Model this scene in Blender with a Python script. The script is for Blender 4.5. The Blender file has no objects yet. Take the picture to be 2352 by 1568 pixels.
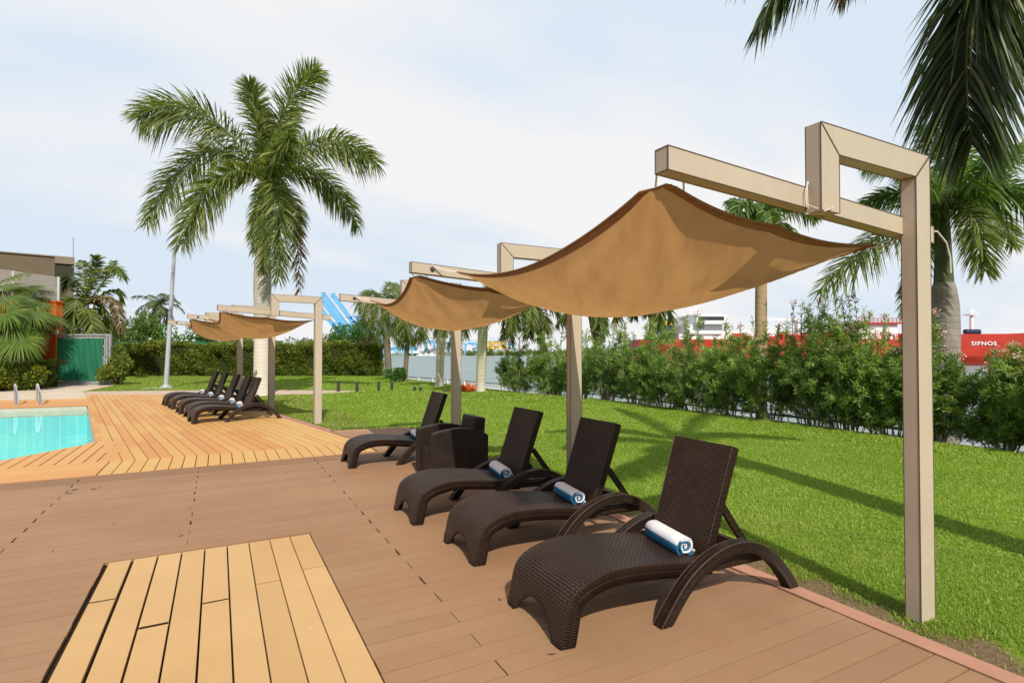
import bpy, bmesh, math, random
import numpy as np
from math import sin, cos, tan, atan, radians, pi, sqrt, hypot
from mathutils import Vector, Matrix
scene = bpy.context.scene
COL = scene.collection
# ---------------------------------------------------------------- camera model (also used to survey positions)
F = 1260.0; AZ = radians(28.2); PT = atan(21 / 1260.0); EYE = 1.7
RV = np.array([cos(AZ), -sin(AZ), 0.0]); FH = np.array([sin(AZ), cos(AZ), 0.0]); ZV = np.array([0, 0, 1.0])
FW = FH * cos(PT) + ZV * sin(PT); UPV = ZV * cos(PT) - FH * sin(PT); C0 = np.array([0, 0, EYE])
def ray(x, y): return FW * F + RV * (x - 1176) + UPV * (784 - y)
def G(x, y, z=0.0):
    d = ray(x, y); return C0 + d * ((z - EYE) / d[2])
def D(x, y, dep): return C0 + ray(x, y) * dep / F
SUN_EL = radians(44); SUN_AZ = radians(12)
TH = radians(10.7)                                     # the far deck is turned by this much
LX = np.array([cos(TH), sin(TH)]); LY = np.array([-sin(TH), cos(TH)])
# ---------------------------------------------------------------- materials
def new_mat(name):
    m = bpy.data.materials.new(name); m.use_nodes = True
    nt = m.node_tree; nt.nodes.clear()
    return m, nt
def nd(nt, t, **kw):
    n = nt.nodes.new(t)
    for k, v in kw.items():
        if k.startswith('i_'):
            key = k[2:]; key = int(key) if key.isdigit() else key.replace('_', ' ')
            n.inputs[key].default_value = v
        else: setattr(n, k, v)
    return n
def lk(nt, a, b): nt.links.new(a, b)
def rgb(c): return (c[0], c[1], c[2], 1.0)
def mix(nt, fac, a, b, mode='MIX'):
    n = nt.nodes.new('ShaderNodeMix'); n.data_type = 'RGBA'; n.blend_type = mode
    for sock, v in ((n.inputs[0], fac), (n.inputs[6], a), (n.inputs[7], b)):
        if hasattr(v, 'is_linked') or hasattr(v, 'links'): lk(nt, v, sock)
        elif isinstance(v, (tuple, list)): sock.default_value = rgb(v)
        else: sock.default_value = v
    return n.outputs[2]
def ramp(nt, src, p0, p1, c0=(0, 0, 0), c1=(1, 1, 1)):
    r = nt.nodes.new('ShaderNodeValToRGB'); e = r.color_ramp.elements
    e[0].position = p0; e[1].position = p1; e[0].color = rgb(c0); e[1].color = rgb(c1)
    lk(nt, src, r.inputs[0]); return r.outputs[0]
def noise(nt, vec, scale, detail=3, rough=.55, stretch=None):
    if stretch is not None:
        mp = nd(nt, 'ShaderNodeMapping'); mp.inputs['Scale'].default_value = stretch
        lk(nt, vec, mp.inputs[0]); vec = mp.outputs[0]
    n = nd(nt, 'ShaderNodeTexNoise', i_Scale=scale, i_Detail=detail, i_Roughness=rough)
    lk(nt, vec, n.inputs['Vector']); return n.outputs['Fac']
def finish(nt, shader):
    o = nd(nt, 'ShaderNodeOutputMaterial'); lk(nt, shader, o.inputs[0])
def bump(nt, h, strength, dist):
    b = nd(nt, 'ShaderNodeBump', i_Strength=strength, i_Distance=dist); lk(nt, h, b.inputs['Height']); return b.outputs[0]
def principled(nt, color, rough=.6, spec=.4, metal=0.0, normal=None):
    p = nd(nt, 'ShaderNodeBsdfPrincipled'); p.inputs['Roughness'].default_value = rough if not hasattr(rough, 'links') else .5
    if hasattr(rough, 'links'): lk(nt, rough, p.inputs['Roughness'])
    p.inputs['Metallic'].default_value = metal; p.inputs['Specular IOR Level'].default_value = spec
    if hasattr(color, 'links'): lk(nt, color, p.inputs['Base Color'])
    else: p.inputs['Base Color'].default_value = rgb(color)
    if normal is not None: lk(nt, normal, p.inputs['Normal'])
    return p.outputs[0]
def coords(nt, kind='Object'): return nd(nt, 'ShaderNodeTexCoord').outputs[kind]
def attr(nt, name='tone'):
    a = nd(nt, 'ShaderNodeAttribute'); a.attribute_name = name; return a.outputs['Fac']

def mat_plain(name, c, rough=.6, spec=.4, metal=0., var=.12, scale=6., bumps=.0):
    m, nt = new_mat(name); co = coords(nt)
    f = noise(nt, co, scale, 5, .6)
    a = tuple(x * (1 - var) for x in c); b = tuple(min(1, x * (1 + var)) for x in c)
    colr = mix(nt, ramp(nt, f, .3, .7), a, b)
    nrm = bump(nt, noise(nt, co, scale * 12, 3), bumps, .01) if bumps else None
    finish(nt, principled(nt, colr, rough, spec, metal, nrm)); return m
def mat_leaf(name, dark, mid, light, trans=.25, rough=.45, spec=.35, tcol=None):
    m, nt = new_mat(name); t = attr(nt)
    c = mix(nt, ramp(nt, t, 0., .55), dark, mid)
    c = mix(nt, ramp(nt, t, .55, 1.), c, light)
    p = principled(nt, c, rough, spec)
    tr = nd(nt, 'ShaderNodeBsdfTranslucent')
    tc = mix(nt, 1.0, c, tcol or (1.5, 1.6, .6), 'MULTIPLY'); lk(nt, tc, tr.inputs[0])
    mx = nd(nt, 'ShaderNodeMixShader'); mx.inputs[0].default_value = trans
    lk(nt, p, mx.inputs[1]); lk(nt, tr.outputs[0], mx.inputs[2]); finish(nt, mx.outputs[0]); return m
def mat_plank(name, a, b, c, along, rough=.55, stain=.25):
    """composite board: each board has its own tone, faint grain along the board, blotchy wear"""
    m, nt = new_mat(name); co = coords(nt); t = attr(nt)
    base = mix(nt, ramp(nt, t, 0., .5), a, b); base = mix(nt, ramp(nt, t, .5, 1.), base, c)
    st = (1.5, 40, 1) if along == 'x' else (40, 1.5, 1)
    g = noise(nt, co, 3., 4, .6, st)
    base = mix(nt, ramp(nt, g, .35, .75, (0, 0, 0), (.13, .13, .13)), base, tuple(x * .6 for x in b))
    w = noise(nt, co, 1.3, 6, .65)
    base = mix(nt, ramp(nt, w, .42, .78, (0, 0, 0), (stain,) * 3), base, tuple(min(1, x * 1.25 + .03) for x in b))
    w3 = noise(nt, co, .55, 4, .6)
    base = mix(nt, ramp(nt, w3, .40, .68, (0, 0, 0), (stain * 2.2,) * 3), base, (b[0] * .80, b[1] * .66, b[2] * .58))
    w2 = noise(nt, co, 5.5, 5, .7)
    base = mix(nt, ramp(nt, w2, .55, .8, (0, 0, 0), (stain * .9,) * 3), base, tuple(x * .62 for x in b))
    fl = nd(nt, 'ShaderNodeTexVoronoi', i_Scale=2.6); lk(nt, co, fl.inputs['Vector'])
    base = mix(nt, ramp(nt, fl.outputs['Distance'], .012, .02, (.7,) * 3, (0, 0, 0)), base, (.75, .7, .6))
    nrm = bump(nt, g, .25, .004)
    finish(nt, principled(nt, base, ramp(nt, w, .3, .8, (rough,) * 3, (rough + .15,) * 3), .35, 0, nrm)); return m

M = {}
M['brown_plank'] = mat_plank('brown_composite', (.235, .126, .062), (.322, .182, .092), (.352, .206, .108), 'x', .6, .22)
M['tan_plank'] = mat_plank('tan_composite', (.48, .29, .12), (.545, .34, .142), (.58, .37, .165), 'y', .6, .16)
M['orange_plank'] = mat_plank('orange_composite', (.55, .245, .085), (.585, .315, .10), (.60, .37, .13), 'y', .6, .1)
M['coping'] = mat_plank('coping_board', (.57, .265, .09), (.61, .32, .11), (.63, .355, .135), 'x', .6, .12)
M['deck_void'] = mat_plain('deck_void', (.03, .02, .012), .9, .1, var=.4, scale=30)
M['curb'] = mat_plain('terracotta_curb', (.44, .225, .145), .75, .2, var=.10, scale=3, bumps=.15)
M['pink_curb'] = mat_plain('pink_curb', (.42, .20, .17), .75, .2, var=.1, scale=3, bumps=.15)
M['cream'] = None
def mat_cream():
    m, nt = new_mat('cream_sheet_metal'); co = coords(nt)
    f = noise(nt, co, 2.2, 6, .65)
    c = mix(nt, ramp(nt, f, .3, .75), (.45, .375, .275), (.52, .44, .33))
    s = noise(nt, co, 5., 5, .7, (6, 6, .5))
    c = mix(nt, ramp(nt, s, .56, .8, (0, 0, 0), (.3,) * 3), c, (.33, .26, .18))
    finish(nt, principled(nt, c, .42, .4, 0, bump(nt, noise(nt, co, 1.6, 2), .12, .02))); return m
M['cream'] = mat_cream()
M['seam'] = mat_plain('dark_seam', (.10, .065, .045), .8, .2, var=.3, scale=20)
M['concrete'] = mat_plain('pale_concrete', (.55, .45, .34), .85, .2, var=.14, scale=1.5, bumps=.2)
M['pink_path'] = mat_plain('pink_path', (.50, .37, .29), .85, .2, var=.12, scale=1.5, bumps=.2)
M['rope'] = mat_plain('white_rope', (.66, .63, .57), .7, .2, var=.1, scale=40)
M['dark_metal'] = mat_plain('dark_metal', (.05, .045, .04), .5, .5, var=.2)
M['grey_metal'] = mat_plain('grey_metal', (.30, .30, .32), .5, .5, var=.1)
M['pole'] = mat_plain('galvanised_pole', (.40, .42, .45), .45, .5, var=.06)
M['white_paint'] = mat_plain('white_paint', (.80, .80, .79), .5, .4, var=.05)
M['chrome'] = mat_plain('polished_steel', (.78, .79, .80), .16, .5, 1.0, var=.03)
M['orange_wall'] = mat_plain('orange_render', (.66, .125, .02), .9, .15, var=.14, scale=2.5, bumps=.3)
M['building'] = mat_plain('khaki_render', (.155, .122, .08), .9, .15, var=.08, scale=1., bumps=.2)
M['building_cap'] = mat_plain('khaki_cap', (.24, .19, .13), .9, .15, var=.08, scale=1.)
M['painted_recess'] = mat_plain('recess_shade', (.05, .048, .035), .9, .1, var=.2)
M['louvre'] = mat_plain('louvre_metal', (.62, .62, .60), .4, .5, var=.06)
M['trunk'] = None
def mat_trunk(name, a, b, ring=14., patch=None):
    m, nt = new_mat(name); co = coords(nt)
    w = nd(nt, 'ShaderNodeTexWave', wave_type='BANDS', bands_direction='Z', i_Scale=ring * .16, i_Distortion=2.2, i_Detail=3.)
    w.inputs['Detail Scale'].default_value = 1.5; lk(nt, co, w.inputs['Vector'])
    f = noise(nt, co, 3.5, 6, .7, (1, 1, .6))
    c = mix(nt, ramp(nt, f, .3, .7), a, b)
    c = mix(nt, ramp(nt, w.outputs['Fac'], 0., .16, (.38,) * 3, (0, 0, 0)), c, tuple(x * .6 for x in a))
    if patch: c = mix(nt, ramp(nt, noise(nt, co, 1.1, 5, .7), .5, .68, (0, 0, 0), (.8,) * 3), c, patch)
    sp = noise(nt, co, 14, 4, .7)
    c = mix(nt, ramp(nt, sp, .6, .75, (0, 0, 0), (.35,) * 3), c, tuple(x * .5 for x in a))
    finish(nt, principled(nt, c, .85, .2, 0, bump(nt, w.outputs['Fac'], .15, .012))); return m
M['trunk'] = mat_trunk('royal_palm_trunk', (.37, .335, .28), (.54, .495, .425))
M['trunk_white'] = mat_trunk('limewashed_trunk', (.62, .555, .45), (.74, .68, .57))
M['trunk_grey'] = mat_trunk('grey_palm_trunk', (.20, .175, .14), (.34, .30, .25))
M['trunk_dark'] = mat_trunk('brown_palm_trunk', (.13, .105, .075), (.24, .19, .14), 18)
M['trunk_ochre'] = mat_trunk('ochre_palm_trunk', (.33, .22, .10), (.48, .36, .22), 12)
M['crownshaft'] = mat_plain('green_crownshaft', (.085, .10, .035), .5, .3, var=.35, scale=2.5)
M['bark'] = mat_plain('shrub_bark', (.24, .19, .14), .85, .2, var=.35, scale=9)
M['bark_dark'] = mat_plain('dark_bark', (.07, .052, .035), .9, .2, var=.35, scale=9)
M['petiole'] = mat_plain('petiole', (.17, .20, .05), .5, .4, var=.3, scale=4)
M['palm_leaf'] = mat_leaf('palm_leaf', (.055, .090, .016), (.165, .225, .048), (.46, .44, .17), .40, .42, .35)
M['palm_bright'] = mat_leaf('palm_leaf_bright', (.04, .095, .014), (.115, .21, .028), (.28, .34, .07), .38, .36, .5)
M['palm_shade'] = mat_leaf('palm_leaf_shaded', (.02, .042, .012), (.055, .095, .026), (.22, .24, .10), .3, .4, .45)  # darker leaf copy, backlit shade of the overhead fronds put into its colour
M['palm_dry'] = mat_leaf('palm_leaf_dry', (.07, .06, .02), (.20, .13, .045), (.34, .21, .09), .2, .55, .3, (1.2, 1.1, .7))
M['coconut_leaf'] = mat_leaf('coconut_leaf', (.04, .06, .02), (.09, .13, .04), (.22, .22, .09), .25, .4, .45)
M['fan_leaf'] = mat_leaf('fan_leaf', (.03, .06, .010), (.11, .18, .022), (.33, .35, .06), .35, .45, .3)
M['oleander'] = mat_leaf('oleander_leaf', (.07, .13, .028), (.24, .35, .08), (.46, .54, .15), .4, .45, .4)
M['oleander_deep'] = mat_leaf('oleander_leaf_deep', (.06, .115, .026), (.19, .295, .07), (.38, .47, .13), .4, .45, .4)
M['hedge_leaf'] = mat_leaf('hedge_leaf', (.05, .075, .012), (.16, .21, .028), (.32, .31, .055), .3, .5, .3)
M['tree_leaf'] = mat_leaf('tree_leaf', (.03, .08, .013), (.075, .18, .025), (.16, .28, .045), .3, .45, .35)
M['bush_leaf'] = mat_leaf('bush_leaf', (.05, .09, .018), (.13, .21, .038), (.26, .30, .07), .3, .5, .3)
M['tan_leaf'] = mat_leaf('tan_leaf', (.08, .075, .025), (.19, .16, .06), (.30, .23, .10), .2, .5, .3)
M['yellow_leaf'] = mat_leaf('variegated_leaf', (.03, .06, .01), (.11, .16, .015), (.48, .42, .02), .25, .45, .35)
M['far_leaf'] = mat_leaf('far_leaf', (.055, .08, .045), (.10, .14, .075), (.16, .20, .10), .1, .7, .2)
M['red_leaf'] = mat_leaf('red_bromeliad', (.45, .05, .02), (.68, .12, .03), (.75, .38, .06), .2, .45, .4, (1.2, .8, .5))
M['petal'] = mat_leaf('pink_petal', (.75, .30, .34), (.82, .50, .50), (.86, .72, .68), .3, .6, .2, (1.1, .9, .9))
M['grass'] = mat_leaf('grass_blade', (.14, .225, .022), (.255, .375, .042), (.52, .52, .17), .42, .5, .25)
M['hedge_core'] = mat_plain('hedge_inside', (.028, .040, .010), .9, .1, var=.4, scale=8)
M['net'] = None
def mat_net(name, a, b):
    m, nt = new_mat(name); co = coords(nt)
    f = noise(nt, co, 3., 4, .6, (6, 6, 1)); c = mix(nt, ramp(nt, f, .3, .7), a, b)
    k = nd(nt, 'ShaderNodeTexChecker', i_Scale=90.); lk(nt, co, k.inputs[0])
    c = mix(nt, .10, c, k.outputs[0], 'MULTIPLY')
    p = principled(nt, c, .6, .3, 0, bump(nt, f, .3, .03)); t = nd(nt, 'ShaderNodeBsdfTranslucent'); lk(nt, c, t.inputs[0])
    mx = nd(nt, 'ShaderNodeMixShader'); mx.inputs[0].default_value = .3
    lk(nt, p, mx.inputs[1]); lk(nt, t.outputs[0], mx.inputs[2]); finish(nt, mx.outputs[0]); return m
M['net'] = mat_net('green_shade_net', (.020, .15, .078), (.036, .245, .13))
def mat_sail():
    m, nt = new_mat('ochre_shade_cloth'); uv = coords(nt, 'UV')
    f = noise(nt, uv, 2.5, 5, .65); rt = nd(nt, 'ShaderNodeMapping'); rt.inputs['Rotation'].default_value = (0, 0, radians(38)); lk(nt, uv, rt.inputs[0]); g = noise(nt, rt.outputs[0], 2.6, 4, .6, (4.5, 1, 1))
    c = mix(nt, ramp(nt, f, .3, .75), (.42, .262, .13), (.51, .335, .18))
    c = mix(nt, ramp(nt, g, .48, .75, (0, 0, 0), (.5,) * 3), c, (.27, .165, .085))  # diagonal dark streaks paint the shading of folds into the cloth colour
    wv = nd(nt, 'ShaderNodeTexWave', wave_type='BANDS', bands_direction='DIAGONAL', i_Scale=26., i_Distortion=1.); lk(nt, uv, wv.inputs[0])
    nrm = bump(nt, wv.outputs['Fac'], .25, .004)
    d = principled(nt, c, .85, .1, 0, nrm)
    t = nd(nt, 'ShaderNodeBsdfTranslucent'); lk(nt, mix(nt, 1., c, (1.05, .88, .62), 'MULTIPLY'), t.inputs[0])
    mx = nd(nt, 'ShaderNodeMixShader'); mx.inputs[0].default_value = .62
    lk(nt, d, mx.inputs[1]); lk(nt, t.outputs[0], mx.inputs[2]); finish(nt, mx.outputs[0]); return m
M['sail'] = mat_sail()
M['sail_hem'] = mat_plain('shade_cloth_hem', (.27, .155, .08), .9, .1, var=.15, scale=20)
def mat_weave(name, a, b, sx, sy):
    """moulded wicker: staggered lozenges raised out of the surface"""
    m, nt = new_mat(name); uv = coords(nt, 'UV')
    br = nd(nt, 'ShaderNodeTexBrick'); lk(nt, uv, br.inputs['Vector'])
    br.offset = .5; br.inputs['Scale'].default_value = 1.0
    br.inputs['Brick Width'].default_value = sx; br.inputs['Row Height'].default_value = sy
    br.inputs['Mortar Size'].default_value = sy * .26; br.inputs['Mortar Smooth'].default_value = .9
    br.inputs['Color1'].default_value = rgb((1, 1, 1)); br.inputs['Color2'].default_value = rgb((.7, .7, .7)); br.inputs['Mortar'].default_value = rgb((0, 0, 0))
    h = br.outputs['Color']
    f = noise(nt, coords(nt), 4., 5, .6)
    c = mix(nt, ramp(nt, f, .3, .75), a, b)
    c = mix(nt, ramp(nt, br.outputs['Fac'], .2, 1., (0, 0, 0), (.7,) * 3), c, tuple(x * .28 for x in a))
    oi = nd(nt, 'ShaderNodeObjectInfo'); c = mix(nt, oi.outputs['Random'], mix(nt, 1., c, (.84, .84, .84), 'MULTIPLY'), mix(nt, 1., c, (1.18, 1.16, 1.13), 'MULTIPLY'))
    wear = noise(nt, coords(nt), 3.2, 6, .7); c = mix(nt, ramp(nt, wear, .55, .8, (0, 0, 0), (.35,) * 3), c, (.11, .075, .055))
    dust = noise(nt, coords(nt), 60., 3, .7)
    c = mix(nt, ramp(nt, dust, .68, .8, (0, 0, 0), (.35,) * 3), c, (.16, .12, .09))
    finish(nt, principled(nt, c, .42, .22, 0, bump(nt, h, 1.0, .012))); return m
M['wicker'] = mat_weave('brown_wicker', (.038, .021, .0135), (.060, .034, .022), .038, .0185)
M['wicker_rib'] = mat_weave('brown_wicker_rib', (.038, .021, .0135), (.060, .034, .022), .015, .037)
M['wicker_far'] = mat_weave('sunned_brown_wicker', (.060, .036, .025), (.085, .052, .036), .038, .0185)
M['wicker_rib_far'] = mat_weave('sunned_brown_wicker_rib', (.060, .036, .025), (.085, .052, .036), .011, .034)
M['wicker_chair'] = mat_weave('dark_wicker', (.030, .0205, .0145), (.05, .035, .025), .042, .019)
M['wicker_edge'] = mat_plain('worn_wicker_edge', (.085, .055, .038), .5, .3, var=.6, scale=70)
def mat_towel():
    m, nt = new_mat('striped_towel'); uv = coords(nt, 'UV')
    s = nd(nt, 'ShaderNodeSeparateXYZ'); lk(nt, uv, s.inputs[0])
    md = nd(nt, 'ShaderNodeMath', operation='PINGPONG'); md.inputs[1].default_value = .2; lk(nt, s.outputs[0], md.inputs[0])
    k = ramp(nt, md.outputs[0], .095, .105)
    c = mix(nt, k, (.80, .80, .80), (.035, .15, .27))
    f = noise(nt, coords(nt), 160., 3, .7)
    finish(nt, principled(nt, c, .95, .1, 0, bump(nt, f, .8, .006))); return m
M['towel'] = mat_towel()
def mat_water(name, c, rough, scale, strength, far=False):
    m, nt = new_mat(name); co = coords(nt)
    n1 = noise(nt, co, scale, 3, .6, (1, 1.6, 1)); n2 = noise(nt, co, scale * .13, 3, .6)
    colr = mix(nt, ramp(nt, n2, .35, .7), c, tuple(x * 1.12 for x in c))
    finish(nt, principled(nt, colr, rough, .5, 0, bump(nt, n1, strength, .15))); return m
def mat_river():
    m, nt = new_mat('river_water'); co = coords(nt)
    n1 = noise(nt, co, .9, 3, .6, (1, 1.6, 1)); n2 = noise(nt, co, .06, 5, .7, (1, 2.5, 1)); nrm = bump(nt, n1, .6, .15)
    df = nd(nt, 'ShaderNodeBsdfDiffuse'); lk(nt, mix(nt, ramp(nt, n2, .35, .7), (.175, .22, .20), (.25, .295, .275)), df.inputs[0])
    gl = nd(nt, 'ShaderNodeBsdfGlossy', i_Roughness=.25); gl.inputs[0].default_value = (.74, .82, .82, 1); lk(nt, nrm, gl.inputs['Normal'])
    mx = nd(nt, 'ShaderNodeMixShader'); mx.inputs[0].default_value = .34; lk(nt, df.outputs[0], mx.inputs[1]); lk(nt, gl.outputs[0], mx.inputs[2])
    finish(nt, mx.outputs[0]); return m
M['river'] = mat_river()
def mat_pool():
    m, nt = new_mat('pool_water'); co = coords(nt)
    h = noise(nt, co, 1.1, 2, .5); nrm = bump(nt, h, .22, .04)
    tr = nd(nt, 'ShaderNodeBsdfTransparent'); tr.inputs[0].default_value = (.86, .985, .98, 1)
    gl = nd(nt, 'ShaderNodeBsdfGlossy', i_Roughness=.03); lk(nt, nrm, gl.inputs['Normal'])
    fr = nd(nt, 'ShaderNodeFresnel', i_IOR=1.33); lk(nt, nrm, fr.inputs['Normal'])
    ml = nd(nt, 'ShaderNodeMath', operation='MULTIPLY'); ml.inputs[1].default_value = .5; lk(nt, fr.outputs[0], ml.inputs[0]); mx = nd(nt, 'ShaderNodeMixShader'); lk(nt, ml.outputs[0], mx.inputs[0]); lk(nt, tr.outputs[0], mx.inputs[1]); lk(nt, gl.outputs[0], mx.inputs[2])
    finish(nt, mx.outputs[0]); return m
M['pool_water'] = mat_pool()
def mat_tile():
    m, nt = new_mat('turquoise_mosaic'); co = coords(nt)
    br = nd(nt, 'ShaderNodeTexBrick', i_Scale=6.); lk(nt, co, br.inputs['Vector']); br.offset = 0
    br.inputs['Color1'].default_value = rgb((.30, .80, .80)); br.inputs['Color2'].default_value = rgb((.36, .85, .84)); br.inputs['Mortar'].default_value = rgb((.5, .88, .86)); br.inputs['Mortar Size'].default_value = .012
    finish(nt, principled(nt, br.outputs['Color'], .4, .4)); return m
M['pool_tile'] = mat_tile()
M['pool_band'] = mat_plain('beige_pool_tile', (.47, .43, .33), .5, .4, var=.1, scale=5)
def mat_ground():
    m, nt = new_mat('lawn_turf'); co = coords(nt)
    big = noise(nt, co, .7, 5, .68); fine = noise(nt, co, 26., 5, .75)
    c = mix(nt, ramp(nt, big, .3, .7), (.165, .265, .022), (.235, .35, .036))
    c = mix(nt, ramp(nt, fine, .42, .72, (0, 0, 0), (.4,) * 3), c, (.11, .17, .018))
    c = mix(nt, ramp(nt, noise(nt, co, 8., 5, .7), .57, .75, (0, 0, 0), (.45,) * 3), c, (.38, .36, .09))
    # bare trodden soil beside the terracotta edging
    s = nd(nt, 'ShaderNodeSeparateXYZ'); lk(nt, co, s.inputs[0])
    a = nd(nt, 'ShaderNodeMath', operation='MULTIPLY_ADD'); lk(nt, noise(nt, co, 2.3, 5, .7), a.inputs[0]); a.inputs[1].default_value = -1.0; lk(nt, s.outputs[0], a.inputs[2])
    yy = nd(nt, 'ShaderNodeMath', operation='GREATER_THAN'); lk(nt, s.outputs[1], yy.inputs[0]); yy.inputs[1].default_value = 12.0
    b = nd(nt, 'ShaderNodeMath', operation='ADD'); lk(nt, a.outputs[0], b.inputs[0]); lk(nt, yy.outputs[0], b.inputs[1])
    soilc = mix(nt, ramp(nt, noise(nt, co, 30., 5, .8), .3, .7), (.12, .075, .04), (.27, .19, .11))
    mr = nd(nt, 'ShaderNodeMapRange'); mr.inputs[1].default_value = 3.45; mr.inputs[2].default_value = 3.72; lk(nt, b.outputs[0], mr.inputs[0])
    c = mix(nt, mr.outputs[0], soilc, c)
    finish(nt, principled(nt, c, .95, .1, 0, bump(nt, fine, .8, .03))); return m
M['turf'] = mat_ground()
M['soil'] = mat_plain('dark_soil', (.10, .07, .045), .95, .1, var=.4, scale=12, bumps=.6)
M['bank'] = mat_plain('grassy_bank', (.09, .13, .03), .95, .1, var=.4, scale=4, bumps=.6)
M['quay'] = mat_plain('quay_stone', (.42, .39, .34), .9, .2, var=.15, scale=1.)
M['far_land'] = mat_plain('far_bank', (.20, .20, .12), .95, .1, var=.35, scale=.2)
M['ship_red'] = mat_plain('ship_red', (.43, .032, .014), .5, .4, var=.12, scale=.25)
M['ship_dark'] = mat_plain('ship_boot', (.16, .02, .015), .6, .3, var=.2, scale=.3)
M['ship_white'] = mat_plain('ship_white', (.80, .79, .77), .5, .4, var=.05, scale=.4)
M['ship_glass'] = mat_plain('ship_glass', (.03, .035, .045), .15, .5, var=.1)
M['navy'] = mat_plain('navy_paint', (.02, .03, .08), .5, .4, var=.1)
M['yellow'] = mat_plain('yellow_paint', (.72, .45, .03), .5, .4, var=.1, scale=.3)
M['crane_blue'] = mat_plain('crane_blue', (.15, .44, .70), .5, .4, var=.1, scale=.2)
M['crane_dark'] = mat_plain('crane_deep_blue', (.11, .36, .60), .5, .4, var=.1, scale=.2)
M['sky_blue'] = mat_plain('sky_blue_paint', (.13, .48, .70), .5, .4, var=.1, scale=.2)
M['pale_blue'] = mat_plain('pale_blue_paint', (.45, .68, .80), .5, .4, var=.08, scale=.2)
# ---------------------------------------------------------------- geometry helpers
class MB:
    def __init__(s): s.v = []; s.f = []; s.m = []; s.uv = []; s.tone = []
    def face(s, idx, m=0, uv=None): s.f.append(tuple(idx)); s.m.append(m); s.uv.append(uv)
    def add(s, vs, fs, m=0, uvs=None, tone=0.5):
        b = len(s.v); s.v.extend([tuple(map(float, q)) for q in vs]); s.tone.extend([tone] * len(vs))
        for k, f in enumerate(fs): s.face([b + i for i in f], m, None if uvs is None else uvs[k])
    def hexa(s, p, m=0, tone=.5):     # 8 corners: 4 bottom ccw, 4 top ccw
        s.add(p, [(3, 2, 1, 0), (4, 5, 6, 7), (0, 1, 5, 4), (1, 2, 6, 5), (2, 3, 7, 6), (3, 0, 4, 7)], m, None, tone)
    def box(s, x0, x1, y0, y1, z0, z1, m=0, tone=.5):
        s.hexa([(x0, y0, z0), (x1, y0, z0), (x1, y1, z0), (x0, y1, z0), (x0, y0, z1), (x1, y0, z1), (x1, y1, z1), (x0, y1, z1)], m, tone)
    def beam(s, p, q, w, h, m=0, up=(0, 0, 1)):
        p = np.array(p, float); q = np.array(q, float); d = q - p; d /= np.linalg.norm(d)
        u = np.array(up, float); a = np.cross(d, u)
        if np.linalg.norm(a) < 1e-4: a = np.cross(d, [1, 0, 0])
        a /= np.linalg.norm(a); b = np.cross(a, d); a = a * w / 2; b = b * h / 2
        s.hexa([p - a - b, p + a - b, q + a - b, q - a - b, p - a + b, p + a + b, q + a + b, q - a + b], m)
    def prism(s, poly, z0, z1, m=0, tone=.5):
        n = len(poly); a = sum(poly[i][0] * poly[(i + 1) % n][1] - poly[(i + 1) % n][0] * poly[i][1] for i in range(n))
        if a < 0: poly = poly[::-1]
        vs = [(x, y, z0) for x, y in poly] + [(x, y, z1) for x, y in poly]
        s.add(vs, [tuple(range(n - 1, -1, -1)), tuple(range(n, 2 * n))] + [(i, (i + 1) % n, n + (i + 1) % n, n + i) for i in range(n)], m, None, tone)
    def tube(s, pts, r, n=8, m=0, cap=True):
        pts = [np.array(p, float) for p in pts]; k = len(pts)
        rs = r if hasattr(r, '__len__') else [r] * k
        ring = []; a = None
        for i in range(k):
            t = pts[min(i + 1, k - 1)] - pts[max(i - 1, 0)]; t /= (np.linalg.norm(t) + 1e-9)
            if a is None:
                a = np.cross(t, [0, 0, 1.]); 
                if np.linalg.norm(a) < .05: a = np.cross(t, [1., 0, 0])
            a = a - t * (a @ t); a /= np.linalg.norm(a); b = np.cross(t, a)
            ring.append([pts[i] + rs[i] * (a * cos(2 * pi * j / n) + b * sin(2 * pi * j / n)) for j in range(n)])
        vs = [p for r_ in ring for p in r_]
        fs = [(i * n + j, i * n + (j + 1) % n, (i + 1) * n + (j + 1) % n, (i + 1) * n + j) for i in range(k - 1) for j in range(n)]
        if cap: fs += [tuple(range(n - 1, -1, -1)), tuple((k - 1) * n + j for j in range(n))]
        s.add(vs, fs, m)
    def lathe(s, prof, c=(0, 0, 0), n=20, m=0):
        s.tube([(c[0], c[1], c[2] + z) for r, z in prof], [r for r, z in prof], n, m)
    def build(s, name, mats, parent=None, smooth=False, uv=False, angle=None, tone=False):
        me = bpy.data.meshes.new(name); me.from_pydata(s.v, [], s.f)
        mats = mats if isinstance(mats, (list, tuple)) else [mats]
        for q in mats: me.materials.append(q)
        me.polygons.foreach_set('material_index', s.m)
        if smooth or angle:
            me.polygons.foreach_set('use_smooth', [True] * len(s.f))
            me.set_sharp_from_angle(angle=radians(angle or 40))
        if uv:
            ul = me.uv_layers.new(name='UVMap'); me.update()
            for p in me.polygons:
                g = s.uv[p.index]; nrm = p.normal
                for k, li in enumerate(p.loop_indices):
                    if g is not None: ul.data[li].uv = g[k]; continue
                    co = me.vertices[me.loops[li].vertex_index].co; ax = max(range(3), key=lambda i: abs(nrm[i]))
                    ul.data[li].uv = ((co.y, co.z), (co.x, co.z), (co.x, co.y))[ax]
        if tone:
            at = me.attributes.new('tone', 'FLOAT', 'POINT'); at.data.foreach_set('value', s.tone)
        me.update(); o = bpy.data.objects.new(name, me); COL.objects.link(o)
        if parent is not None: o.parent = parent
        return o
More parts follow.
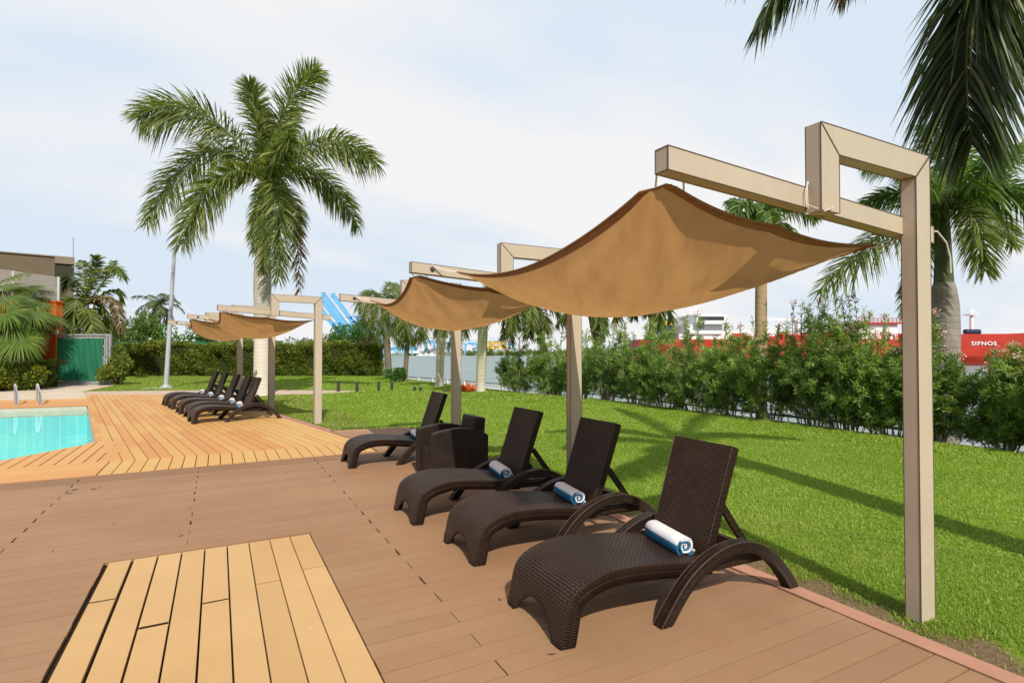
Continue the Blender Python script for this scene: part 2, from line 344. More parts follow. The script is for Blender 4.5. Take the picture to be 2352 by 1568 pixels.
def islands(mb):
    """split one bag of faces into its separate pieces"""
    par = list(range(len(mb.v)))
    def find(i):
        while par[i] != i: par[i] = par[par[i]]; i = par[i]
        return i
    for f in mb.f:
        a = find(f[0])
        for i in f[1:]: par[find(i)] = a
    out = {}
    for k, f in enumerate(mb.f): out.setdefault(find(f[0]), []).append(k)
    for ks in out.values():
        m_ = MB(); mp = {}
        for k in ks:
            for i in mb.f[k]:
                if i not in mp: mp[i] = len(m_.v); m_.v.append(mb.v[i]); m_.tone.append(mb.tone[i])
            m_.face([mp[i] for i in mb.f[k]], mb.m[k], mb.uv[k])
        yield m_
def build_each(mb, name, mats, parent, **kw): return [m_.build(name, mats, parent, **kw) for m_ in islands(mb)]
def np_mesh(name, V, nper, faces_per, tone, mat, parent=None, smooth=False):
    """V (N,nper,3); faces_per: list of index tuples inside one element (all same arity)"""
    N = V.shape[0]; me = bpy.data.meshes.new(name); k = len(faces_per[0])
    fp = np.array(faces_per, np.int32)
    idx = (np.arange(N, dtype=np.int32)[:, None, None] * nper + fp[None]).reshape(-1)
    nf = N * len(faces_per)
    me.vertices.add(N * nper); me.vertices.foreach_set('co', np.ascontiguousarray(V, np.float32).reshape(-1))
    me.loops.add(nf * k); me.loops.foreach_set('vertex_index', idx)
    me.polygons.add(nf); me.polygons.foreach_set('loop_start', np.arange(0, nf * k, k, dtype=np.int32))
    try: me.polygons.foreach_set('loop_total', np.full(nf, k, np.int32))
    except Exception: pass
    if smooth: me.polygons.foreach_set('use_smooth', np.ones(nf, bool))
    me.update(calc_edges=True)
    at = me.attributes.new('tone', 'FLOAT', 'POINT')
    t = tone if tone.ndim == 2 else np.repeat(tone[:, None], nper, 1)
    at.data.foreach_set('value', np.ascontiguousarray(t, np.float32).reshape(-1))
    me.materials.append(mat); o = bpy.data.objects.new(name, me); COL.objects.link(o)
    if parent is not None: o.parent = parent
    return o
def tag(o, label, cat, group=None, kind=None):
    if label: o['label'] = label
    if cat: o['category'] = cat
    if group: o['group'] = group
    if kind: o['kind'] = kind
    return o
def empty(name, loc=(0, 0, 0), rz=0., label=None, cat=None, group=None):
    o = bpy.data.objects.new(name, None); COL.objects.link(o); o.location = loc; o.rotation_euler = (0, 0, rz)
    o.empty_display_size = .2
    return tag(o, label, cat, group)
def dup(root, loc, rz, label, group=None):
    r = root.copy(); COL.objects.link(r); r.location = loc; r.rotation_euler = (0, 0, rz)
    if label: r['label'] = label
    if group: r['group'] = group
    for ch in list(root.children):
        c = ch.copy(); COL.objects.link(c); c.parent = r
        for g in list(ch.children):
            d = g.copy(); COL.objects.link(d); d.parent = c
    return r
def nrm(a): return a / (np.linalg.norm(a, axis=-1, keepdims=True) + 1e-9)
def in_poly(P, poly):
    x, y = P[:, 0], P[:, 1]; r = np.zeros(len(P), bool); n = len(poly)
    for i in range(n):
        x0, y0 = poly[i]; x1, y1 = poly[(i + 1) % n]
        c = (y0 > y) != (y1 > y)
        xi = (x1 - x0) * (y - y0) / ((y1 - y0) if abs(y1 - y0) > 1e-9 else 1e-9) + x0
        r ^= c & (x < xi)
    return r
def struct(o): o['kind'] = 'structure'; return o

# ---------------------------------------------------------------- camera, sky, sun
cam = bpy.data.cameras.new('camera'); co_ = bpy.data.objects.new('camera', cam); COL.objects.link(co_)
cam.sensor_width = 36; cam.lens = F / 2352 * 36; cam.clip_end = 6000; cam.clip_start = .05
mw = Matrix.Identity(4)
for i in range(3): mw[i][0] = RV[i]; mw[i][1] = UPV[i]; mw[i][2] = -FW[i]; mw[i][3] = C0[i]
co_.matrix_world = mw; scene.camera = co_
sun = bpy.data.lights.new('sun', 'SUN'); sun.energy = 4.2; sun.angle = radians(.8); sun.color = (1., .945, .86)
so = bpy.data.objects.new('sun', sun); COL.objects.link(so)
tosun = Vector((-sin(SUN_AZ) * cos(SUN_EL), -cos(SUN_AZ) * cos(SUN_EL), sin(SUN_EL)))
so.rotation_euler = tosun.to_track_quat('Z', 'Y').to_euler(); so.location = tosun * 60
w = bpy.data.worlds.new('World'); scene.world = w; w.use_nodes = True; nt = w.node_tree; nt.nodes.clear()
sky = nd(nt, 'ShaderNodeTexSky', sky_type='NISHITA'); sky.sun_disc = False
sky.sun_elevation = SUN_EL; sky.sun_rotation = pi + SUN_AZ; sky.air_density = 1.; sky.dust_density = 1.5
gen = coords(nt, 'Generated'); sp = nd(nt, 'ShaderNodeSeparateXYZ'); lk(nt, gen, sp.inputs[0])
def mth(op, a, b=None, clamp=False):
    n = nd(nt, 'ShaderNodeMath', operation=op, use_clamp=clamp)
    for i, v in enumerate((a, b)):
        if v is None: continue
        if hasattr(v, 'links'): lk(nt, v, n.inputs[i])
        else: n.inputs[i].default_value = v
    return n.outputs[0]
zz = mth('ADD', mth('MAXIMUM', sp.outputs[2], 0.), .22)
px_, py_ = mth('DIVIDE', sp.outputs[0], zz), mth('DIVIDE', sp.outputs[1], zz)
cb = nd(nt, 'ShaderNodeCombineXYZ'); lk(nt, px_, cb.inputs[0]); lk(nt, py_, cb.inputs[1])
rot = nd(nt, 'ShaderNodeMapping'); rot.inputs['Rotation'].default_value = (0, 0, radians(34)); rot.inputs['Scale'].default_value = (.55, 1.0, 1); rot.inputs['Location'].default_value = (5.1, 2.6, 0)
lk(nt, cb.outputs[0], rot.inputs[0])
c1 = noise(nt, rot.outputs[0], .75, 3, .5); c2 = noise(nt, rot.outputs[0], 2.6, 5, .55)
cl = mth('ADD', mth('MULTIPLY', c1, .78), mth('MULTIPLY', c2, .22))
cover = ramp(nt, cl, .42, .56)
# the veil of thin cloud lies ahead, over the river; the sky overhead and behind is clearer
dt = nd(nt, 'ShaderNodeVectorMath', operation='DOT_PRODUCT'); lk(nt, gen, dt.inputs[0]); dt.inputs[1].default_value = (float(FH[0]), float(FH[1]), 0.10)
ahead = ramp(nt, dt.outputs['Value'], -.10, .40, (.10,) * 3, (1, 1, 1))
cw = mix(nt, cover, (6.6, 7.55, 8.6), (8.55, 8.5, 8.5))
skyc = mix(nt, ahead, sky.outputs[0], cw)
bg = nd(nt, 'ShaderNodeBackground', i_Strength=.1); lk(nt, skyc, bg.inputs[0])
wo = nd(nt, 'ShaderNodeOutputWorld'); lk(nt, bg.outputs[0], wo.inputs[0])
scene.view_settings.view_transform = 'Standard'; scene.view_settings.look = 'None'
scene.view_settings.exposure = 0.10; scene.view_settings.gamma = 1
scene.view_settings.use_curve_mapping = False
scene.cycles.max_bounces = 8; scene.cycles.transparent_max_bounces = 12; scene.cycles.caustics_reflective = False; scene.cycles.caustics_refractive = False
try: scene.cycles.use_denoising = True
except Exception: pass

# ---------------------------------------------------------------- ground plan
def LW(u, v): return np.array([-1.44, 10.3]) + LX * u + LY * v      # far deck frame, origin at the pool-side mitre
ORL0 = np.array([-1.44, 10.3])
def far_line(x): return 26.49 + (x + 4.44) * (23.45 - 26.49) / (1.5 + 4.44)      # far end of the orange boards
PW = [(-3.57, 21.35), (-1.98, 12.62), (-3.35, 10.62), (-12., 10.62), (-12., 22.3), (-5.6, 21.55)]    # pool basin
CREST = [(12.05, -60), (12.05, 14.), (11.9, 16.), (11.3, 19.), (10.9, 21.5), (10.6, 24.), (10.3, 30.), (9.9, 37.6), (-2., 103.)]
QUAY = [(14.6, -60), (14.6, 14.), (14.6, 20.), (14.5, 24.), (14.1, 28.), (13.75, 30.), (12.9, 34.), (12.2, 38.), (.2, 103.)]
from mathutils.geometry import delaunay_2d_cdt
def flat(name, outer, holes, z, mat):
    pts = [Vector(p[:2]) for p in outer]; edges = [(i, (i + 1) % len(outer)) for i in range(len(outer))]
    for h in holes:
        b = len(pts); pts += [Vector(p) for p in h]; edges += [(b + i, b + (i + 1) % len(h)) for i in range(len(h))]
    r = delaunay_2d_cdt(pts, edges, [], 1, 1e-6)
    vs = r[0]; fs = []
    hp = [np.array(h) for h in holes]
    for f in r[2]:
        c = np.mean([[vs[i].x, vs[i].y] for i in f], axis=0)[None]
        if in_poly(c, outer)[0] and not any(in_poly(c, h)[0] for h in holes): fs.append(f)
    mb = MB(); mb.add([(v.x, v.y, z) for v in vs], fs); return mb.build(name, mat)
struct(flat('lawn', CREST + [(-700, 900), (-700, -60)], [PW], -.036, M['turf']))
mb = MB(); n = len(CREST)
mb.add([(x, y, -.036) for x, y in CREST] + [(QUAY[i][0] - .9, QUAY[i][1], -1.25) for i in range(n)] + [(x, y, -1.25) for x, y in QUAY] + [(x, y, -4.) for x, y in QUAY],
       [(i, n + i, n + i + 1, i + 1) for i in range(n - 1)])
b0 = len(mb.f)
for i in range(n - 1): mb.face((n + i, 2 * n + i, 2 * n + i + 1, n + i + 1), 1)
for i in range(n - 1): mb.face((2 * n + i, 3 * n + i, 3 * n + i + 1, 2 * n + i + 1), 1)
struct(mb.build('quay', [M['bank'], M['quay']]))
mb = MB(); mb.add([(-3000, -1500, -1.9), (4000, -1500, -1.9), (4000, 5000, -1.9), (-3000, 5000, -1.9)], [(0, 1, 2, 3)]); struct(mb.build('river', M['river']))
# pool basin, tile band, water
mb = MB(); n = len(PW); bz = -1.5
mb.add([(x, y, -.03) for x, y in PW] + [(x, y, -.30) for x, y in PW] + [(x, y, bz) for x, y in PW],
       [(i, (i + 1) % n, n + (i + 1) % n, n + i) for i in range(n)], 1)
for i in range(n): mb.face((n + i, n + (i + 1) % n, 2 * n + (i + 1) % n, 2 * n + i), 0)
mb.face([2 * n + i for i in range(n)], 0); struct(mb.build('pool_basin', [M['pool_tile'], M['pool_band']]))
mb = MB(); mb.add([(x, y, -.15) for x, y in PW], [tuple(range(n))]); struct(mb.build('pool_water', M['pool_water']))
# paving behind the pool and the path that leads off to the lawn
mb = MB()
mb.prism([(-13, 24.55), (-4.12, 24.55), (-4.48, 26.5), (-4.98, 28.95), (-4.45, 33.8), (-5.6, 34.6), (-7.6, 36.2), (-13, 36.5)], -.2, -.012)
struct(mb.build('concrete_pavement', M['concrete']))
mb = MB(); mb.prism([(-4.45, 26.45), (1.5, 23.42), (3.5, 23.05), (5.55, 23.6), (3.6, 25.1), (1.7, 26.3), (-2.0, 27.9), (-4.95, 28.9)], -.2, -.018)
struct(mb.build('path', M['pink_path']))
# ---------------------------------------------------------------- decks
rng = np.random.default_rng(7)
PATCH = (-.765, .765, -2.5, 5.45)
mb = MB(); gap = .009; pitch = .16
joints = [-3.0, -1.6, -.225, 1.352]; k = 0; y = 9.29
while y > -2.4:
    y0 = y - pitch + gap; inside = y0 < PATCH[3]
    tone0 = rng.uniform(.45, .7) if k > 2 else rng.uniform(0, .1)
    segs = []; cuts = [-9., 3.556] + [j for q, j in enumerate(joints) if (q + k) % 2 == 0]
    cuts = sorted(cuts)
    for a, b in zip(cuts[:-1], cuts[1:]): segs.append((a + rng.uniform(0, .012), b - rng.uniform(0, .014)))
    for a, b in segs:
        t = float(np.clip(tone0 + rng.uniform(-.08, .08), 0, 1)); dz = rng.uniform(-.0015, .001)
        if not inside: mb.box(a, b, y0, y, -.027, dz, 0, t)
        else:
            ye = y if y < PATCH[3] else y
            if a < PATCH[0]: mb.box(a, min(b, PATCH[0] - .02 - rng.uniform(0, .006)), y0, y, -.027, dz, 0, t)
            if b > PATCH[1]: mb.box(max(a, PATCH[1] + .004 + rng.uniform(0, .004)), b, y0, y, -.027, dz, 0, t)
    y -= pitch; k += 1
# wedge between the near edging and the orange boards
y = 9.30
while y < 11.9:
    y1 = y + pitch - gap
    xl = (2.392 if y < 10.3 else 2.40 - (y - 10.3) * .186); xr = 3.556
    yt = lambda x: min(y1, 11.93 - (x - 2.10) * .19 / 1.46)
    if yt(xl) > y + .01: mb.prism([(xl + .01, y), (xr, y), (xr, max(y + .005, yt(xr))), (xl - (.03 if y >= 10.3 else 0) + .01, yt(xl))], -.026, 0, 0, float(rng.uniform(.4, .7)))
    y += pitch
struct(mb.build('brown_deck_floor', M['brown_plank'], tone=True))
mb = MB(); x = PATCH[0] + .012; w9 = (PATCH[1] - PATCH[0] - .012) / 9
ends = [4.62, None, 4.05, None, 4.25, None, 4.42, None, 4.55]
for i in range(9):
    a, b = x + i * w9, x + (i + 1) * w9 - [.022, .014, .012, .012, .011, .009, .008, .008, .004][i]
    top = 5.425 - i * .003
    if ends[i] is None: mb.box(a, b, -2.5, top, -.027, .001, 0, rng.uniform(.2, .8))
    else:
        g2 = [.024, 0, .036, 0, .026, 0, .011, 0, .010][i]; mb.box(a + .002, b - .002, ends[i] + g2 - .003, ends[i] + g2 - .0005, -.027, -.0015, 1)  # thin dark cap stands in for the shade inside the hollow board end
        mb.box(a, b, ends[i] + g2, top, -.027, .001, 0, rng.uniform(.2, .8)); mb.box(a, b, -2.5, ends[i], -.027, .0005, 0, rng.uniform(.2, .8))
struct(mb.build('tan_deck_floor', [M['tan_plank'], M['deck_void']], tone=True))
# orange deck: boards run from the brown deck, turn at the mitre, and run to the path
mb = MB(); p = .166; nb = 23
for i in range(nb):
    a, b = -1.44 + i * p, -1.44 + (i + 1) * p - .012
    lowy = 9.297
    if i * p - 1.44 < 2.30:
        if a > 1.85:                                    # clipped corner by the brown wedge
            pass
        mb.prism([(a, lowy), (b, lowy), (b, 10.292), (a, 10.292)], -.026, .002, 0, rng.uniform(.62, 1.))
    def up(x): 
        s = (far_line(x) - 10.3) / (LY[1] - LY[0] * (23.45 - 26.49) / 5.94); return (x + LY[0] * s, 10.3 + LY[1] * s)
    e0, e1 = up(a), up(b); L = hypot(e0[0] - a, e0[1] - 10.3)
    cuts = [0.] ; s = rng.uniform(1.2, 3.4)
    while s < L - .8: cuts.append(s); s += rng.choice([1.1, 2.2, 2.9, 3.4])
    cuts.append(L)
    for q, (c0, c1) in enumerate(zip(cuts[:-1], cuts[1:])):
        f0, f1 = c0 / L, (c1 - .008) / L
        q0 = lambda f: (a + (e0[0] - a) * f, 10.3 + (e0[1] - 10.3) * f)
        q1 = lambda f: (b + (e1[0] - b) * f, 10.3 + (e1[1] - 10.3) * f)
        far_t = min(1., max(0., (i - 13) / 6.)) * .5
        t = float(np.clip(rng.choice([.05, .2, .45, .55, .7, .8]) + far_t, 0, 1))
        mb.prism([q0(f0), q1(f0), q1(f1), q0(f1)], -.026, .002 + rng.uniform(-.001, .001), 0, t)
struct(mb.build('orange_deck_floor', M['orange_plank'], tone=True))
# coping of the pool
mb = MB()
def near_edge(x): return 12.62 + (x + 1.98) * (12.62 - 10.62) / (-1.98 + 3.35)
x = -1.455
while x > -3.6:
    a, b = x - .155, x
    ys = [min(near_edge(q), 1e9) + .0 if q < -1.98 else 12.9 - (q + 1.98) * 1.2 for q in (a, b)]
    if min(ys) > 10.45: mb.prism([(a, 10.42), (b, 10.42), (b, ys[1]), (a, ys[0])], -.025, .004, 0, rng.uniform(.2, .8))
    x -= .172
for k in range(4):
    y0 = 9.31 + k * .277; y1 = y0 + .262
    mb.prism([(-9, y0), (-1.455, y0), (-1.455, y1), (-9, y1)], -.025, .006, 0, rng.uniform(.3, .9))
for k in range(12):                                    # narrow board down the pool's long side, broken by age
    f0, f1 = k / 12., (k + 1) / 12. - .002
    A = lambda f: (-1.98 + (-3.57 + 1.98) * f, 12.62 + (21.35 - 12.62) * f)
    B = lambda f: (-1.89 + (-3.50 + 1.89) * f, 12.80 + (21.35 - 12.80) * f)
    mb.prism([A(f0), B(f0), B(f1), A(f1)], -.025, .004 + rng.uniform(-.003, .003), 0, rng.uniform(0, .8))
for k in range(3):
    y0 = 21.42 + k * 1.04; sh = .06
    x1 = -3.52 - (y0 - 21.35) * .189
    mb.prism([(-13, y0 + 1.4), (-5.6, y0 + .2), (x1, y0), (x1 - .19, y0 + 1.0), (-5.6, y0 + 1.2), (-13, y0 + 2.4)], -.025, .004, 0, rng.uniform(.1, .9))
struct(mb.build('pool_coping_floor', M['coping'], tone=True))
mb = MB(); V = [(-9.2, -2.6), (3.6, -2.6), (3.6, 11.8), (2.1, 12.0), (.35, 24.0), (-4.44, 26.4), (-3.6, 21.38), (-1.9, 12.7), (-2.0, 12.6), (-3.3, 10.7), (-3.34, 10.4), (-9.2, 10.4)]
mb.add([(x, y, -.031) for x, y in V], [tuple(range(len(V)))]); struct(mb.build('deck_base_floor', M['deck_void']))
# edging strips
mb = MB(); mb.box(3.562, 3.70, -2.5, 9.26, -.15, .006); mb.box(3.562, 3.70, 9.265, 11.92, -.15, .006); mb.prism([(2.10, 11.93), (3.56, 11.74), (3.56, 11.88), (2.10, 12.07)], -.15, .005)
struct(mb.build('curb', M['curb']))
mb = MB(); O = np.array([2.385, 10.3]); E1 = O + LY * 13.0; mb.prism([O + LY * 1.72, O + LX * .13 + LY * 1.70, E1 + LX * .13, E1], -.15, .005)
struct(mb.build('pink_curb', M['pink_curb']))
DECKP = [(-14, -3), (3.71, -3), (3.71, 11.9), (2.2, 12.1)] + [tuple(O + LX * .14 + LY * 13.0), (1.0, 23.6), (3.5, 23.0), (5.6, 23.6), (3.6, 25.2), (1.7, 26.4), (-2, 28.), (-4.95, 29.), (-4.4, 34.), (-14, 36)]
# a few fallen bits of leaf on the boards
mb = MB(); r_ = np.random.default_rng(44)
for i in range(26):
    x, y = (r_.uniform(-3, 3.5), r_.uniform(1.2, 9.)) if i > 5 else (r_.uniform(-1.6, -1.2), r_.uniform(8.2, 8.5))
    if abs(x) < .8 and y < 5.5: continue
    a = r_.uniform(0, 6.3); l = r_.uniform(.02, .05) * (1.4 if i <= 5 else .8); d = np.array([cos(a), sin(a), 0]) * l; s_ = np.array([-sin(a), cos(a), 0]) * l * .25; p = np.array([x, y, .004])
    mb.add([p - d, p + s_ + [0, 0, .006], p + d + [0, 0, .003], p - s_], [(0, 1, 2), (0, 2, 3)])
tag(mb.build('leaf_litter', M['soil']), 'small dry bits of leaf scattered over the brown deck', 'leaf litter', None, 'stuff')
# ---------------------------------------------------------------- grass blades
def grass_field(N, xr, yr, h, wd, seed, keep):
    r = np.random.default_rng(seed)
    P = np.stack([r.uniform(*xr, N), r.uniform(*yr, N)], 1)
    P = P[~in_poly(P, DECKP)]; P = P[in_poly(P, CREST + [(-700, 900), (-700, -60)])]
    P = P[keep(P, r)]; n = len(P)
    ang = r.uniform(0, 2 * pi, n); lean = r.uniform(.2, 1.5, n); hh = h * .72 * r.uniform(.5, 1.3, n); ww = wd * r.uniform(.6, 1.3, n)
    d = np.stack([np.cos(ang), np.sin(ang)], 1); s = np.stack([-d[:, 1], d[:, 0]], 1)
    b = np.concatenate([P, np.full((n, 1), -.036)], 1)
    S = np.concatenate([s, np.zeros((n, 1))], 1) * ww[:, None] / 2
    mid = b + np.concatenate([d * (hh * lean * .35)[:, None], (hh * .62)[:, None]], 1)
    tip = b + np.concatenate([d * (hh * lean)[:, None], (hh * (1.05 - lean * .4))[:, None]], 1)
    V = np.stack([b - S, b + S, mid + S * .9, tip, mid - S * .9], 1)
    pat = .5 + .5 * np.sin(P[:, 0] * 1.7 + 1.3 * np.sin(P[:, 1] * .9)) * np.sin(P[:, 1] * 1.3 + P[:, 0] * .6)
    tone = np.clip(r.normal(.46, .12, n) + .12 * (pat - .5), 0, 1); pat2 = .5 + .5 * np.sin(P[:, 0] * 3.1 + 2 * np.sin(P[:, 1] * 2.3)) * np.sin(P[:, 1] * 2.7 + 1.5 * np.sin(P[:, 0] * 1.9)); hh_ = 1; dry = r.random(n) < .06 + .13 * pat + .16 * pat2 ** 3; tone[dry] = r.uniform(.75, 1., dry.sum())
    return V, tone
def soil_keep(P, r):
    edge = 3.98 + .18 * np.sin(P[:, 1] * 2.1) + .10 * np.sin(P[:, 1] * 5.7 + 1) + .08 * np.sin(P[:, 1] * 13.)
    k = np.clip((P[:, 0] - edge) / .22, .04, 1); k[P[:, 1] > 12.] = 1
    return r.random(len(P)) < k
def dist_keep(d0, d1):
    def f(P, r):
        d = np.hypot(P[:, 0], P[:, 1]); a = np.degrees(np.arctan2(P[:, 0], P[:, 1])) - 28.2
        return (d >= d0) & (d < d1) & (abs(a) < 52) & soil_keep(P, r)
    return f
parts = [grass_field(230000, (3.7, 7.5), (.5, 6.5), .042, .0055, 1, dist_keep(0, 6.2)),
         grass_field(330000, (3.7, 12.2), (.5, 12.), .042, .009, 2, dist_keep(6., 11.5)),
         grass_field(260000, (1.0, 12.2), (2., 22.), .045, .017, 3, dist_keep(11., 19.)),
         grass_field(260000, (-6., 12.), (8., 47.), .055, .04, 4, dist_keep(18.5, 47.))]
V = np.concatenate([q[0] for q in parts]); T = np.concatenate([q[1] for q in parts])
me = np_mesh('grass', V, 5, [(0, 1, 2), (0, 2, 4), (4, 2, 3)], T, M['grass'])
tag(me, 'short bright green turf grass covering the lawn', 'grass', None, 'stuff')
# ---------------------------------------------------------------- shade frames
def ext_uz(mb, poly, v0, v1, m=0):
    n = len(poly); a = sum(poly[i][0] * poly[(i + 1) % n][1] - poly[(i + 1) % n][0] * poly[i][1] for i in range(n))
    if a > 0: poly = poly[::-1]
    vs = [(u, v0, z) for u, z in poly] + [(u, v1, z) for u, z in poly]
    mb.add(vs, [tuple(range(n - 1, -1, -1)), tuple(range(n, 2 * n))] + [(i, (i + 1) % n, n + (i + 1) % n, n + i) for i in range(n)], m)
def trims(mb, poly, v0, v1, skip=(), m=1, w=.0045):
    n = len(poly)
    for i in range(n):
        if i in skip: continue
        (u0, z0), (u1, z1) = poly[i], poly[(i + 1) % n]
        for v in (v0, v1): mb.beam((u0, v, z0), (u1, v, z1), w, w, m, up=(0, 1, 0))
ZT = 2.975 + .03
def canopy_stand_proto(name, eye):
    r = empty(name); HV = .045; g = .003
    post = [(-.085, .0), (.085, .0), (.085, ZT - g * 2), (-.085, ZT - .16 - g * 2)]
    mb = MB(); ext_uz(mb, post, -HV, HV); trims(mb, post, -HV, HV, (0,))
    mb.box(-.076, .076, -.036, .036, -.12, .0, 1); mb.build('post', [M['cream'], M['seam']], r)
    beam = [(-1.075 + g, ZT), (-.905 + g, ZT - .16), (-.085 - g, ZT - .16), (.085 - g, ZT)]
    mb = MB(); ext_uz(mb, beam, -HV, HV); trims(mb, beam, -HV, HV)
    mb.build('top_beam', [M['cream'], M['seam']], r)
    drop = [(-1.075, ZT - g), (-1.075, 2.51), (-.905, 2.51), (-.905, ZT - .16 - g)]
    mb = MB(); ext_uz(mb, drop, -HV, HV); trims(mb, drop, -HV, HV)
    mb.build('drop_post', [M['cream'], M['seam']], r)
    sl = -.052; za = lambda u: 2.545 + (u + .085) * sl
    U0, U1 = -2.135, .31
    arm = [(U0, za(U0) - .058), (U1, za(U1) - .058), (U1, za(U1) + .058), (U0, za(U0) + .058)]
    mb = MB(); ext_uz(mb, arm, .036, .122); trims(mb, arm, .036, .122)
    for u in (U0, U1):
        for zz_ in (-.058, .058): mb.beam((u, .036, za(u) + zz_), (u, .122, za(u) + zz_), .0045, .0045, 1)
    a = mb.build('arm', [M['cream'], M['seam']], r)
    mb = MB(); u = U0 + .24; zc = za(u) + .005
    mb.tube([(u, .040, zc), (u, .026, zc), (u, .020, zc)], [.030, .028, .018], 16)
    if eye: mb.build('eyelet', M['dark_metal'], a)
    return r
G1 = (4.02, 1.905); DYN = 3.895
lbl = ['nearest tall cream metal shade frame, its post standing in the grass',
       'cream metal shade frame in the middle, post rising behind the wicker armchair and loungers',
       'cream metal shade frame at the far end of the near pair of shade cloths']
fr = canopy_stand_proto('canopy_stand', False); fr.location = (G1[0], G1[1], -.03); tag(fr, lbl[0], 'shade frame', 'cream shade frames along the deck')
fe = canopy_stand_proto('canopy_stand', True); fe.location = (G1[0] - .01, G1[1] + DYN, -.03); tag(fe, lbl[1], 'shade frame', 'cream shade frames along the deck'); dup(fe, (G1[0] - .03, G1[1] + 2 * DYN, -.03), 0, lbl[2])
FO = np.array([1.05, 13.43]) + LX * 1.075 + LY * .045       # post of the first frame by the pool
lbl = ['nearest shade frame of the far set by the pool loungers, whole loop in view',
       'middle shade frame of the far set, its post right of the limewashed trunk',
       'farthest cream shade frame by the pool, its arm reaching towards the grey lamp pole']
for k in range(3):
    q = FO + LY * 3.83 * k; dup(fe if k else fr, (q[0], q[1], -.03), TH, lbl[k])
# a white flex looped round the nearest frame, and the loose end past its post
ropes = MB(); rope2 = MB()
ropes.tube([(2.925, 1.93, 2.655), (2.920, 1.925, 2.58), (2.925, 1.925, 2.50), (2.935, 1.95, 2.476), (2.99, 1.90, 2.47), (3.02, 1.86, 2.485), (3.03, 1.845, 2.50), (2.97, 1.86, 2.475), (2.90, 1.92, 2.52), (2.905, 1.925, 2.60), (2.93, 1.925, 2.65), (2.94, 1.94, 2.63)], .0035, 6)
rope2.tube([(4.33, 1.98, 2.53), (4.42, 1.96, 2.53), (4.52, 1.95, 2.46), (4.57, 1.95, 2.36), (4.575, 1.95, 2.25)], .006, 6)
tag(ropes.build('flex_cord', M['rope'], smooth=True), 'thin white flex looped round the hanging end of the nearest shade frame', 'cord')
tag(rope2.build('flex_cord', M['rope'], smooth=True), 'loose white flex end curving down from the stub behind the nearest post', 'cord')

